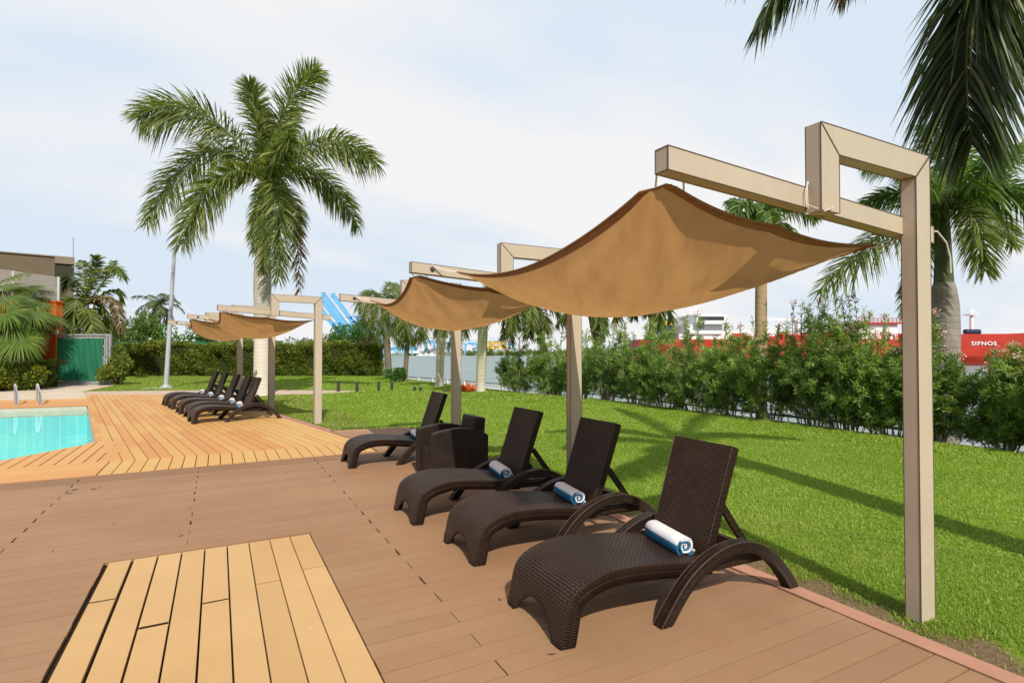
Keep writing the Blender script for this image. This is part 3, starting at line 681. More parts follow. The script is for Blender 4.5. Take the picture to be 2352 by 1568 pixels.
def sail(origin, rz, label, group, seed, sag=.36, ey=.185, dc=(0, 0, 0)):
    r = np.random.default_rng(seed)
    root = empty('shade_sail', (origin[0], origin[1], -.03), rz, label, 'shade sail', group)
    A = np.array([-2.09, .15, 2.605]); B = np.array([-.085, .20, 2.455]); Cc = np.array([-1.66, DYN - .10, 2.615]); Dd = np.array([-.12, DYN - .10, 2.50])
    nu, nv = 61, 81; us = np.linspace(0, 1, nu); vs = np.linspace(0, 1, nv); P = np.zeros((nv, nu, 3))
    ph = r.uniform(0, 6, 8)
    for j, v in enumerate(vs):
        for i, u0_ in enumerate(us):
            u = u0_; v = vs[j]; dd = .045 - (u + v)
            if dd > 0: u += dd * .5; v += dd * .5
            p = A * (1 - u) * (1 - v) + B * u * (1 - v) + Cc * (1 - u) * v + Dd * u * v
            e = .040 * (1 - abs(2 * u - 1) ** 1.5) + .03 * (1 - abs(abs(4 * u - 2) - 1) ** 2)
            p[2] -= e * ((1 - v) ** 2 + v ** 2) + ey * 4 * v * (1 - v) * (1 - .35 * u * (1 - u) * 4)
            p[2] -= sag * (4 * u * (1 - u)) ** .8 * (4 * v * (1 - v)) ** .75
            p[0] += .10 * 4 * v * (1 - v) * (1 - 2 * u); p[1] += .06 * 4 * u * (1 - u) * (1 - 2 * v)
            w_ = min(1, 6 * u * (1 - u)) * min(1, 6 * v * (1 - v))
            p[2] += .004 * w_ * (sin(9 * u + 13 * v + ph[0]) + .7 * sin(21 * u - 8 * v + ph[1]) + .5 * sin(31 * v + 11 * u + ph[2]))
            # creases running in from the two hung corners
            for (cu, cv, kk) in ((0, 0, 17), (1, 0, 15)):
                an = math.atan2(v - cv + 1e-6, abs(u - cu) + 1e-6); rr = hypot(u - cu, v - cv)
                p[2] += .013 * sin(an * kk + ph[3]) * math.exp(-((rr - .28) / .22) ** 2)
            P[j, i] = p
    mb = MB(); base = P.reshape(-1, 3)
    mb.v = [tuple(q) for q in base]; mb.tone = [.5] * len(base)
    for j in range(nv - 1):
        for i in range(nu - 1):
            edge = i == 0 or i == nu - 2 or j == 0 or j == nv - 2
            q = (j * nu + i, j * nu + i + 1, (j + 1) * nu + i + 1, (j + 1) * nu + i)
            mb.face(q, 1 if edge else 0, [(us[i], vs[j] * 2), (us[i + 1], vs[j] * 2), (us[i + 1], vs[j + 1] * 2), (us[i], vs[j + 1] * 2)])
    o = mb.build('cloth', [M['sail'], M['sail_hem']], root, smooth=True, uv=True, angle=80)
    hm = MB()
    loops = [P[0], P[-1], P[:, 0], P[:, -1]]
    for L in loops: hm.tube([q + np.array([0, 0, -.004]) for q in L[::2]], .008, 6)
    build_each(hm, 'hem', M['sail_hem'], o, smooth=True)
    za = lambda u: 2.575 + (u + .085) * -.052
    rp = MB()
    for q, tgt in ((P[0, 0], (-2.12, .125, za(-2.1) - .04)), (P[0, 6], (-1.95, .12, za(-1.95) - .055)), (P[0, nu // 2], (-1.0, .122, za(-1.) - .055)), (P[0, -1], (.0, .045, 2.49)), (P[0, -1] + [-.06, .03, -.03], (.0, .045, 2.46))):
        t = np.array(tgt); rp.tube([q, (q + t) / 2 + [0, 0, -.008], t], .005, 6)
    for q, tgt in ((P[-1, 0], (-1.895, DYN + .02, za(-1.895) + .005)), (P[-1, 0] + [0, 0, -.01], (-1.895, DYN + .02, za(-1.895) - .006)), (P[-1, nu // 2], (-1.1, DYN + .036, za(-1.1) - .04)), (P[-1, -1], (-.07, DYN + .02, 2.53))):
        t = np.array(tgt); rp.tube([q, (q + t) / 2 + [0, 0, -.012], t], .005, 6)
    build_each(rp, 'tie_rope', M['rope'], root, smooth=True)
    return root
gs = 'ochre shade cloths slung between the frames'
sail(G1, 0, 'large ochre shade cloth in front, sagging above the nearest three loungers', gs, 1)
sail((G1[0] - .02, G1[1] + DYN), 0, 'ochre shade cloth behind the large front one, sagging in front of the river palms', gs, 2)
q = FO; sail((q[0], q[1]), TH, 'front ochre shade cloth of the far set, above the pool loungers', gs, 3)
q = FO + LY * 3.83; sail((q[0], q[1]), TH, 'farthest ochre shade cloth, with its sunlit cream top showing beside the lamp pole', gs, 4)

# ---------------------------------------------------------------- sun loungers
def crom(pts, n):
    P = np.array(pts, float); d = np.r_[0, np.cumsum(np.linalg.norm(np.diff(P, axis=0), axis=1) ** .5)]
    out = []
    for t in np.linspace(0, d[-1], n):
        i = min(np.searchsorted(d, t, 'right') - 1, len(P) - 2); u = (t - d[i]) / (d[i + 1] - d[i])
        p0, p1, p2, p3 = P[max(i - 1, 0)], P[i], P[i + 1], P[min(i + 2, len(P) - 1)]
        out.append(.5 * ((2 * p1) + (-p0 + p2) * u + (2 * p0 - 5 * p1 + 4 * p2 - p3) * u * u + (-p0 + 3 * p1 - 3 * p2 + p3) * u ** 3))
    return np.array(out)
def make_lounger(mw_, mr_):
    root = empty('sun_lounger')
    prof = crom([(0, 0), (.022, .10), (.05, .222), (.095, .288), (.19, .335), (.315, .362), (.44, .367), (.60, .356), (.80, .332), (.96, .310), (1.18, .292)], 120)
    S = np.r_[0, np.cumsum(np.linalg.norm(np.diff(prof, axis=0), axis=1))]
    tz = lambda s: np.stack([np.interp(s, S, prof[:, 0]), np.interp(s, S, prof[:, 1])], -1)
    HW = .318; ys = np.array([-HW, -.300, -.268, -.24, -.215, -.18, -.12, -.05, .05, .12, .18, .215, .24, .268, .300, HW]); nr = 44
    mb = MB(); idx = {}
    def low(y): return 0. if abs(y) >= .235 else .152 * (1 - (abs(y) / .235) ** 2.3)
    for j, y in enumerate(ys):
        s0 = float(np.interp(low(y), prof[:40, 1], S[:40]))
        for i in range(nr):
            s = s0 + (S[-1] - s0) * (i / (nr - 1)) ** 1.0; x, z = tz(s)
            z -= .013 * (1 - (y / HW) ** 2) * min(1, max(0, (x - .2) / .3))
            idx[j, i] = len(mb.v); mb.v.append((x, y, z)); mb.tone.append(.5)
    uvs = lambda j, i: (ys[j], np.interp(mb.v[idx[j, i]][0], prof[:, 0], S))
    for j in range(len(ys) - 1):
        for i in range(nr - 1):
            k = [(j, i), (j, i + 1), (j + 1, i + 1), (j + 1, i)]
            mb.face([idx[q] for q in k][::-1], 0, [uvs(*q) for q in k][::-1])
    for j, sg in ((0, -1), (len(ys) - 1, 1)):
        b = len(mb.v)
        for i in range(nr):
            x, _, z = mb.v[idx[j, i]]; s = S[-1] * i / (nr - 1); a, c = tz(max(s - .01, 0)), tz(min(s + .01, S[-1])); t = c - a; t /= np.linalg.norm(t)
            n_ = np.array([t[1], -t[0]]); q = np.array([x, z]) + n_ * .078; q[1] = max(q[1], 0) if i else 0
            mb.v.append((q[0], sg * (HW + .002), q[1])); mb.tone.append(.5)
        for i in range(nr - 1):
            f = [idx[j, i], idx[j, i + 1], b + i + 1, b + i]; s0, s1 = S[-1] * i / (nr - 1), S[-1] * (i + 1) / (nr - 1)
            u = [(s0, 0), (s1, 0), (s1, .078), (s0, .078)]
            if sg > 0: f = f[::-1]; u = u[::-1]
            mb.face(f, 1, u)
    o = mb.build('seat', [mw_, mr_], root, smooth=True, uv=True, angle=45)
    md = o.modifiers.new('shell', 'SOLIDIFY'); md.thickness = .022; md.offset = -1
    ed = MB()
    for sg in (-1, 1): ed.tube([(x - .0005, sg * (HW + .0005), z + .0005) for x, z in prof[::3]], .0021, 5)
    build_each(ed, 'edge_bead', M['wicker_edge'], o, smooth=True)
    # rear frame
    mb = MB()
    for sg in (-1, 1):
        mb.hexa([(1.02, sg * .300 - .014, .222), (1.70, sg * .300 - .014, .205), (1.70, sg * .300 + .014, .205), (1.02, sg * .300 + .014, .222),
                 (1.02, sg * .300 - .014, .300), (1.70, sg * .300 - .014, .290), (1.70, sg * .300 + .014, .290), (1.02, sg * .300 + .014, .300)])
        mb.box(1.05, 1.52, min(sg * .305, sg * .35), max(sg * .305, sg * .35), .235, .285)
    mb.box(1.66, 1.70, -.30, .30, .21, .285); mb.box(1.2, 1.24, -.29, .29, .215, .25); mb.box(1.42, 1.46, -.29, .29, .21, .245)
    mb.build('frame', mr_, root, uv=True)
    # arched arm legs
    outer = crom([(.655, 0), (.745, .112), (.855, .228), (.965, .308), (1.10, .372), (1.235, .407), (1.36, .414), (1.48, .398), (1.60, .352), (1.72, .275), (1.84, .158), (1.925, .045), (1.952, 0)], 56)
    T_ = np.gradient(outer, axis=0); T_ /= np.linalg.norm(T_, axis=1)[:, None]; N_ = np.stack([T_[:, 1], -T_[:, 0]], 1)
    inner = outer + N_ * .074; inner[:, 1] = np.maximum(inner[:, 1], 0.)
    SS = np.r_[0, np.cumsum(np.linalg.norm(np.diff(outer, axis=0), axis=1))]
    for sg in (-1, 1):
        mb = MB(); y0, y1 = sg * .342, sg * .418; n = len(outer)
        for q, y in ((outer, y0), (outer, y1), (inner, y1), (inner, y0)):
            for x, z in q: mb.v.append((x, y, z)); mb.tone.append(.5)
        for a, b, mi in ((0, 1, 0), (1, 2, 1), (2, 3, 1), (3, 0, 1)):
            for i in range(n - 1):
                f = [a * n + i, a * n + i + 1, b * n + i + 1, b * n + i]; u = [(SS[i], 0), (SS[i + 1], 0), (SS[i + 1], .075), (SS[i], .075)]
                if sg < 0: f = f[::-1]; u = u[::-1]
                mb.face(f, 1, u)
        mb.face([0, n, 2 * n, 3 * n]); mb.face([4 * n - 1, 3 * n - 1, 2 * n - 1, n - 1])
        a = mb.build('arm', [mw_, mr_], root, smooth=True, uv=True, angle=50)
        ed = MB(); ed.tube([(x, y1, z) for x, z in outer[:, :]], .0022, 5); ed.tube([(x, y0, z) for x, z in outer[:34, :]], .002, 5)
        build_each(ed, 'edge_bead', M['wicker_edge'], a, smooth=True)
    # backrest
    H0 = np.array([1.185, .288]); H1 = np.array([1.447, 1.032]); d = (H1 - H0) / np.linalg.norm(H1 - H0); n_ = np.array([d[1], -d[0]]); L = np.linalg.norm(H1 - H0)
    mb = MB(); ny, ns = 9, 15; hw = lambda f: .266 + .014 * f
    g = {}
    for side in (0, 1):
        for i in range(ns):
            for j in range(ny):
                f = i / (ns - 1); y = hw(f) * (2 * j / (ny - 1) - 1)
                p = H0 + d * L * f + n_ * (.072 * side + (.008 * (1 - (y / .28) ** 2) if side == 0 else 0))
                g[side, i, j] = len(mb.v); mb.v.append((p[0], y, p[1])); mb.tone.append(.5)
    for side in (0, 1):
        for i in range(ns - 1):
            for j in range(ny - 1):
                k = [(i, j), (i, j + 1), (i + 1, j + 1), (i + 1, j)]; f = [g[(side,) + q] for q in k]; u = [(hw(q[0] / (ns - 1)) * (2 * q[1] / (ny - 1) - 1), L * q[0] / (ns - 1)) for q in k]
                if side == 0: f = f[::-1]; u = u[::-1]
                mb.face(f, 0, u)
    def rim(seq):
        for a, b in zip(seq[:-1], seq[1:]): mb.face([g[(0,) + a], g[(0,) + b], g[(1,) + b], g[(1,) + a]], 1)
    rim([(i, 0) for i in range(ns)][::-1]); rim([(i, ny - 1) for i in range(ns)]); rim([(ns - 1, j) for j in range(ny)][::-1]); rim([(0, j) for j in range(ny)])
    bk = mb.build('backrest', [mw_, mr_], root, smooth=True, uv=True, angle=40)
    md = bk.modifiers.new('soft', 'BEVEL'); md.width = .008; md.segments = 2; md.limit_method = 'ANGLE'
    ed = MB(); q0, q1 = H0 + d * .1, H1 - d * .006
    for sg in (-1, 1): ed.tube([(q0[0] - .001, sg * .2665, q0[1]), (q1[0] - .001, sg * .2785, q1[1])], .0021, 5)
    build_each(ed, 'edge_bead', M['wicker_edge'], bk, smooth=True)
    for sg in (-1, 1):
        mb = MB(); mb.beam((1.40, sg * .225, .60), (1.64, sg * .225, .29), .03, .05); mb.build('strut', mr_, root, uv=True)
    return root
LG = 'dark brown wicker-look sun loungers'
near = make_lounger(M['wicker'], M['wicker_rib']); near.location = (1.745, 2.965, 0); near.rotation_euler.z = radians(-.6)
tag(near, 'nearest and largest dark brown wicker lounger, fully lit, beside the nearest shade post', 'sun lounger', LG)
dup(near, (1.805, 4.30, 0), radians(.3), 'second dark brown wicker lounger from the front, its backrest half in shade')
dup(near, (1.70, 5.50, 0), radians(.8), 'third dark wicker lounger from the front, shaded, just before the wicker armchair')
dup(near, (1.70, 8.42, 0), radians(-.5), 'dark wicker lounger behind the wicker armchair, its foot on the tan boards')
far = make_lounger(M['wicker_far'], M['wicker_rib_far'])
ffeet = [(-.613, 15.268), (-.75, 16.46), (-1.0, 17.73), (-1.276, 19.227), (-1.531, 20.5)]
fl = ['nearest of the five brown loungers by the pool, its full side in view', 'second nearest of the five brown loungers by the pool', 'middle one of the five brown loungers in a row by the pool', 'second farthest of the five brown loungers by the pool', 'farthest of the five brown loungers by the pool, nearest the lamp pole']
FARL = []
for k, (x, y) in enumerate(ffeet):
    c = np.array([x, y]) - LY * .28 - LX * .0
    loc = (c[0], c[1], .003); rz = TH + radians([0, .8, -.6, .5, 0][k])
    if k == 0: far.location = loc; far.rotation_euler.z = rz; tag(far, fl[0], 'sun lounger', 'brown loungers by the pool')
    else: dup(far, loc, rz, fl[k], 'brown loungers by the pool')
    FARL.append((loc, rz))
# ---------------------------------------------------------------- rolled towels
def make_towel():
    root = empty('rolled_towel'); mb = MB(); n = 150; turns = 4.2; th = 2 * pi * turns; HL = .205
    t = np.linspace(0, 1, n); r_ = .012 + .060 * t; a = th * t - th + radians(-18)
    pts = np.stack([r_ * np.cos(a) * 1.04, r_ * np.sin(a) * .97], 1); pts[:, 1] += .003 * np.sin(a * 3)
    s = np.r_[0, np.cumsum(np.linalg.norm(np.diff(pts, axis=0), axis=1))]; s = s - s[-1] - .088
    nrm2 = np.stack([np.cos(a), np.sin(a)], 1); thick = .0105
    rows = [(-HL, 0.), (-HL + .006, 1.), (0, 1.), (HL - .006, 1.), (HL, 0.)]
    rr = np.random.default_rng(5)
    wob = [rr.uniform(-.004, .004, 1)[0] for _ in range(8)]
    grid = {}
    for k, (y, f) in enumerate([(-HL, .0), (-HL + .008, 1.), (-.1, 1.), (0, 1.), (.1, 1.), (HL - .008, 1.), (HL, .0)]):
        for side in (0, 1):
            for i in range(n):
                off = (thick / 2) * (1 if side else -1) * (.55 + .45 * f)
                p = pts[i] + nrm2[i] * off; yy = y + .007 * sin(s[i] * 9 + k) * (1 if abs(y) > .15 else 0)
                grid[k, side, i] = len(mb.v); mb.v.append((p[0], yy, p[1])); mb.tone.append(.5)
    K = 7
    def uv_(i, y): return (abs(s[i]), y)
    for side in (0, 1):
        for k in range(K - 1):
            for i in range(n - 1):
                f = [grid[k, side, i], grid[k, side, i + 1], grid[k + 1, side, i + 1], grid[k + 1, side, i]]; u = [uv_(i, k), uv_(i + 1, k), uv_(i + 1, k + 1), uv_(i, k + 1)]
                if side == 1: f = f[::-1]; u = u[::-1]
                mb.face(f, 0, u)
    for k in (0, K - 1):
        for i in range(n - 1):
            f = [grid[k, 0, i], grid[k, 0, i + 1], grid[k, 1, i + 1], grid[k, 1, i]]; u = [uv_(i, 0), uv_(i + 1, 0), uv_(i + 1, 0), uv_(i, 0)]
            mb.face(f if k else f[::-1], 0, u)
    for k in range(K - 1):
        mb.face([grid[k, 0, n - 1], grid[k, 1, n - 1], grid[k + 1, 1, n - 1], grid[k + 1, 0, n - 1]], 0, [uv_(n - 1, 0)] * 4)
    mb.build('towel_roll', M['towel'], root, smooth=True, uv=True, angle=60)
    return root
tw = make_towel()
def place_towel(first, lx, ly, loc, rz, extra, label, group):
    c, s = cos(rz), sin(rz); p = (loc[0] + lx * c - ly * s, loc[1] + lx * s + ly * c, loc[2] + .298 + .071)
    if first: tw.location = p; tw.rotation_euler.z = rz + extra; return tag(tw, label, 'towel', group)
    t_ = dup(tw, p, rz + extra, label, group); k = len(label) * 7 % 11; t_.rotation_euler.y = (k - 5) * .045; t_.scale = (1 + (k - 5) * .008, 1 - (k - 5) * .012, 1 - (k % 3) * .02); return t_
TG = 'rolled towels on the near loungers'
place_towel(True, 1.105, -.005, (1.745, 2.965, 0), radians(-.6), radians(-11), 'rolled white and blue striped towel on the nearest lounger', TG)
place_towel(False, 1.11, .0, (1.805, 4.30, 0), 0, radians(-9), 'rolled white and blue towel on the second lounger from the front', TG)
place_towel(False, 1.10, .0, (1.70, 5.50, 0), 0, radians(-10), 'rolled white and blue towel on the shaded third lounger', TG)
place_towel(False, 1.10, .0, (1.70, 8.42, 0), 0, radians(-8), 'rolled white and blue towel half hidden behind the wicker armchair', TG)
tl = ['nearest of the five small rolled towels on the pool loungers', 'second nearest small rolled towel on the pool loungers', 'middle small rolled towel on the five pool loungers', 'second farthest small rolled towel on the pool loungers', 'farthest small rolled towel on the pool loungers']
for (loc, rz), l in zip(FARL, tl): place_towel(False, 1.06, -.02, loc, rz, radians(-14), l, 'rolled towels on the pool loungers')
# ---------------------------------------------------------------- wicker armchair
ch = empty('armchair', (2.47, 7.13, 0), radians(1.5), 'dark woven wicker tub armchair standing between the third and fourth loungers', 'armchair')
sp_ = [(0, .02), (.005, .30), (0, .585)] + [tuple(q) for q in crom([(.02, .612), (.15, .640), (.36, .662), (.56, .645), (.72, .595), (.80, .55)], 14)] + [(.81, .535), (.80, .02)]
def panel(mb, poly, y0, y1):
    n = len(poly); mb.add([(x, y0, z) for x, z in poly] + [(x, y1, z) for x, z in poly], [tuple(range(n)), tuple(range(2 * n - 1, n - 1, -1))] + [(i, n + i, n + (i + 1) % n, (i + 1) % n) for i in range(n)])
def bev(o, w=.02, sgm=3):
    md = o.modifiers.new('soft', 'BEVEL'); md.width = w; md.segments = sgm; md.limit_method = 'ANGLE'; md.angle_limit = radians(35); return o
for sg in (-1, 1):
    mb = MB(); a, b = sorted((sg * .345, sg * .215)); panel(mb, sp_, b, a); bev(mb.build('arm', M['wicker_chair'], ch, smooth=True, uv=True, angle=50))
mb = MB(); mb.hexa([(.035, -.212, .02), (.70, -.212, .02), (.70, .212, .02), (.035, .212, .02), (.03, -.212, .375), (.70, -.212, .33), (.70, .212, .33), (.03, .212, .375)])
bev(mb.build('seat', M['wicker_chair'], ch, smooth=True, uv=True, angle=50))
mb = MB(); mb.hexa([(.58, -.22, .30), (.80, -.22, .30), (.80, .22, .30), (.58, .22, .30), (.675, -.235, .79), (.825, -.235, .77), (.825, .235, .77), (.675, .235, .79)])
bev(mb.build('backrest', M['wicker_chair'], ch, smooth=True, uv=True, angle=50), .03)
# ---------------------------------------------------------------- lamp pole, bollards, pool ladder
b = G(381, 889); pole = empty('lamp_pole', (b[0], b[1], -.036), 0, 'tall grey tapering lamp pole standing on the lawn beyond the pool loungers', 'lamp pole')
lean = RV * .052
mb = MB(); mb.tube([lean * 0, lean * 8.9 + np.array([0, 0, 8.9])], [.108, .062], 16); mb.build('shaft', M['pole'], pole, smooth=True)
mb = MB(); mb.box(-.24, .24, -.24, .24, .0, .05); mb.box(-.9, -.2, -.25, -.05, 0, .03)
for sx in (-1, 1):
    for sy in (-1, 1): mb.tube([(sx * .18, sy * .18, .04), (sx * .18, sy * .18, .1)], .02, 6)
mb.tube([(0, 0, .05), (0, 0, .16)], [.17, .13], 16); mb.build('base_plate', M['pole'], pole)
mb = MB(); mb.tube([lean * 8.85 + np.array([0, 0, 8.85]), lean * 8.9 + np.array([0, 0, 8.95]), lean * 8.9 + np.array([0, 0, 9.05])], [.08, .10, .05], 10); mb.build('lamp_head', M['pole'], pole, smooth=True)
bl = [(777, 898, .44), (820, 898, .42), (870, 896, .40), (900, 894, .34), (952, 896, .18), (966, 896, .17), (1024, 898, .08)]
bn = ['leftmost and tallest of the small black bollard lights on the lawn', 'second black bollard light from the left on the lawn', 'third black bollard light from the left on the lawn', 'fourth black bollard light from the left, half sunk behind the rise', 'left one of a close pair of short black bollard lights', 'right one of a close pair of short black bollard lights', 'lowest black bollard light, only its cap above the grass by the shade post']
for k, (x, y, h) in enumerate(bl):
    p = G(x, y)
    if k == 0:
        bo = empty('bollard_light', (p[0], p[1], -.03), 0, bn[0], 'bollard light', 'black bollard lights on the lawn')
        mb = MB(); mb.tube([(0, 0, -.4), (0, 0, .30)], .068, 12); mb.build('post', M['dark_metal'], bo, smooth=True, angle=50)
        mb = MB(); mb.tube([(0, 0, .30), (0, 0, .36)], .052, 12); mb.tube([(0, 0, .36), (0, 0, .44)], .078, 12); mb.build('lamp_head', M['dark_metal'], bo, smooth=True, angle=50)
    else: dup(bo, (p[0], p[1], -.03 - (.44 - h)), 0, bn[k])
ld = empty('pool_ladder', (-5.4, 23.2, 0), 0, 'pair of polished steel pool ladder rails at the far coping', 'pool ladder')
for (bx, by, fx, fy) in ((-5.85, 23.6, -5.52, 22.4), (-5.27, 23.5, -4.90, 22.2)):
    mb = MB(); P3 = crom([(bx, by, 0), (bx, by, .30), (bx + .02, by - .10, .52), (bx + .08, by - .35, .61), (bx + .16, by - .65, .56), (fx - .06, fy + .25, .30), (fx, fy, 0.), (fx + .02, fy - .3, -.22), (fx + .03, fy - .42, -.42)], 40)
    mb.tube([(p[0] + 5.4, p[1] - 23.2, p[2]) for p in P3], .034, 12); mb.tube([(bx + 5.4, by - 23.2, .0), (bx + 5.4, by - 23.2, .03)], .06, 12)
    mb.build('rail', M['chrome'], ld, smooth=True)
# ---------------------------------------------------------------- palms
def bez(p0, pm, p1, n=24):
    """curve through p0, pm (half way), p1"""
    p0, pm, p1 = map(lambda q: np.array(q, float), (p0, pm, p1)); c = 2 * pm - (p0 + p1) / 2
    t = np.linspace(0, 1, n)[:, None]; return (1 - t) ** 2 * p0 + 2 * t * (1 - t) * c + t * t * p1
def leaflets(pts, L, n, droop, wid, seed, tmu=.45, tsd=.2, start=.10, ranks=.5, fwd=.55, tipdry=0.):
    r = np.random.default_rng(seed); K = len(pts)
    t = np.tile(np.linspace(start, 1., n), 2); side = np.repeat([-1., 1.], n)
    t = np.clip(t + r.normal(0, .006, len(t)), 0, 1); f = t * (K - 1); i = np.minimum(f.astype(int), K - 2); u = (f - i)[:, None]
    P = pts[i] * (1 - u) + pts[i + 1] * u; T = nrm(pts[i + 1] - pts[i])
    up = np.array([0, 0, 1.]); S = np.cross(T, up); bad = np.linalg.norm(S, axis=1) < .2; S[bad] = np.cross(T[bad], [1., .3, 0]); S = nrm(S); N = np.cross(S, T)
    pl = r.choice([-1., 0., 1.], len(t)) * ranks + r.normal(0, .15, len(t))
    fw = fwd + .55 * t ** 2 + r.normal(0, .08, len(t))
    d = nrm(S * (side * np.cos(pl))[:, None] + N * np.sin(pl)[:, None] + T * fw[:, None])
    ll = L * (.55 + .45 * np.sin(np.clip(t * 1.25, 0, 1) * pi * .5)) * (1 - .55 * np.clip((t - .65) / .35, 0, 1) ** 1.5) * r.uniform(.8, 1.12, len(t))
    dr = droop * r.uniform(.6, 1.3, len(t))
    def pos(s):
        q = P + d * (ll * s)[:, None]; q[:, 2] -= ll * dr * s ** 2.; return q
    q = [P, pos(.35), pos(.7), pos(1.)]
    W = nrm(np.cross(d, np.cross(T, d) + r.normal(0, .5, d.shape)))
    W = nrm(W - d * (W * d).sum(1, keepdims=True)); w = wid * r.uniform(.75, 1.25, len(t))
    h = lambda k: W * (w * k / 2)[:, None]
    V = np.stack([q[0] - h(.5), q[0] + h(.5), q[1] + h(1.), q[1] - h(1.), q[2] + h(.75), q[2] - h(.75), q[3] + h(.06), q[3] - h(.06)], 1)
    tone = np.clip(r.normal(tmu, tsd, len(t)), 0, 1)
    tt = np.repeat(tone[:, None], 8, 1); tt[:, 6:] = np.clip(tt[:, 6:] + tipdry, 0, 1)
    return V, tt
FQ = [(0, 1, 2, 3), (3, 2, 4, 5), (5, 4, 6, 7)]
def frond_obj(name, pts, L, n, droop, wid, seed, mat, parent, off, rr=.03, **kw):
    pts = pts - off; V, T = leaflets(pts, L, n, droop, wid, seed, **kw)
    o = np_mesh(name, V, 8, FQ, T, mat, parent)
    mb = MB(); mb.tube(pts[::2], np.linspace(rr, rr * .2, len(pts[::2])), 6); mb.build('rachis', M['petiole'], o, smooth=True)
    return o
def crown_obj(heart, nf, L, leaf, n, droop, wid, seed, mat, parent, emax=80, emin=-35, bend=95, name='crown', az0=0., skip=None, **kw):
    """all fronds of a distant palm as one crown"""
    r = np.random.default_rng(seed); Vs = []; Ts = []; mb = MB()
    for k in range(nf):
        az = az0 + k * 2.39996 + r.normal(0, .15); e0 = radians(emax + (emin - emax) * (k + .5) / nf + r.normal(0, 6)); b = radians(bend) * r.uniform(.8, 1.15)
        Lk = L * r.uniform(.85, 1.1) * (.75 if k < 2 else 1); p = np.array(heart, float); pts = [p.copy()]
        for s in np.linspace(0, 1, 16):
            e = e0 - b * s ** 1.25; p = p + Lk / 16 * np.array([cos(e) * cos(az), cos(e) * sin(az), sin(e)]); pts.append(p.copy())
        pts = np.array(pts); V, T = leaflets(pts, leaf, n, droop, wid, seed * 100 + k, **kw)
        Vs.append(V); Ts.append(T); mb.tube(pts[::2], np.linspace(.03, .006, len(pts[::2])), 5)
    V = np.concatenate(Vs); T = np.concatenate(Ts); o = np_mesh(name, V, 8, FQ, T, mat, parent)
    mb.build('midribs', M['petiole'], o, smooth=True); return o
def trunk_obj(parent, prof, mat, path=None, name='trunk', n=20):
    mb = MB(); path = path or (lambda z: (0, 0))
    mb.tube([(path(z)[0], path(z)[1], z) for r_, z in prof], [r_ for r_, z in prof], n); return mb.build(name, mat, parent, smooth=True, angle=60)
RP = 'royal palms round the lawn and river edge'
# the big royal palm left of centre
b = np.array([1.5, 23.2, -.03]); hero = empty('royal_palm', b, 0, 'tallest royal palm, limewashed foot and grey ringed trunk, behind the pool loungers', 'palm tree', RP)
def bulge(z): return np.interp(z, [-.1, .15, 1., 2.2, 3.4, 4.4, 5.1, 5.6], [.36, .315, .295, .285, .305, .325, .30, .235])
zs = np.linspace(-.1, 2.55, 16); trunk_obj(hero, [(bulge(z), z) for z in zs], M['trunk_white'], name='limewashed_foot', n=28)
zs = np.linspace(2.52, 5.65, 24); trunk_obj(hero, [(bulge(z) * (.992 if z < 2.56 else 1), z) for z in zs], M['trunk'], n=28)
trunk_obj(hero, [(.235, 5.62), (.225, 6.1), (.20, 6.8), (.16, 7.5), (.12, 8.2), (.06, 8.9)], M['crownshaft'], name='crownshaft')
hp = D(605, 418, 21.2); dF = FW
HF = [  # mid pixel, tip pixel, depth of mid / tip relative to the trunk, leaf, dry
    ((468, 262), (322, 268), -.3, -.6, 1.5, 0), ((470, 352), (338, 512), .6, .9, 1.2, 0), ((505, 408), (416, 560), -1.2, -1.7, 1.15, 0),
    ((640, 455), (640, 640), -1.5, -1.3, .85, 0), ((668, 480), (688, 668), .3, .5, .62, 2), ((720, 395), (822, 518), 1.1, 1.6, 1.05, 0),
    ((735, 325), (862, 372), -.5, -.9, 1.2, 0), ((655, 255), (728, 160), .3, .6, 1.3, 0), ((588, 270), (572, 188), -.1, -.1, .9, 0),
    ((640, 330), (680, 250), 1.2, 2.4, .9, 0), ((640, 350), (668, 315), -1.5, -3.0, .9, 0), ((612, 335), (604, 245), .2, .3, .8, 0), ((612, 500), (604, 622), -1.0, -1.1, .62, 0), ((592, 470), (583, 580), -.3, -.2, .55, 0), ((668, 452), (684, 545), 1.6, 2.2, .7, 0)]
for k, (m_, t_, dm, dt_, lf, dry) in enumerate(HF):
    pts = bez(hp, D(m_[0], m_[1], 21.2 + dm), D(t_[0], t_[1], 21.2 + dt_), 30)
    frond_obj('frond', pts, lf, 320 if lf > .7 else 170, .42 if k not in (7, 8) else .25, .044, 300 + k, M['palm_dry'] if dry == 2 else M['palm_leaf'], hero, b, .045,
              tmu=.46 if k not in (0, 7) else .40, tsd=.27, ranks=.95, start=.06)
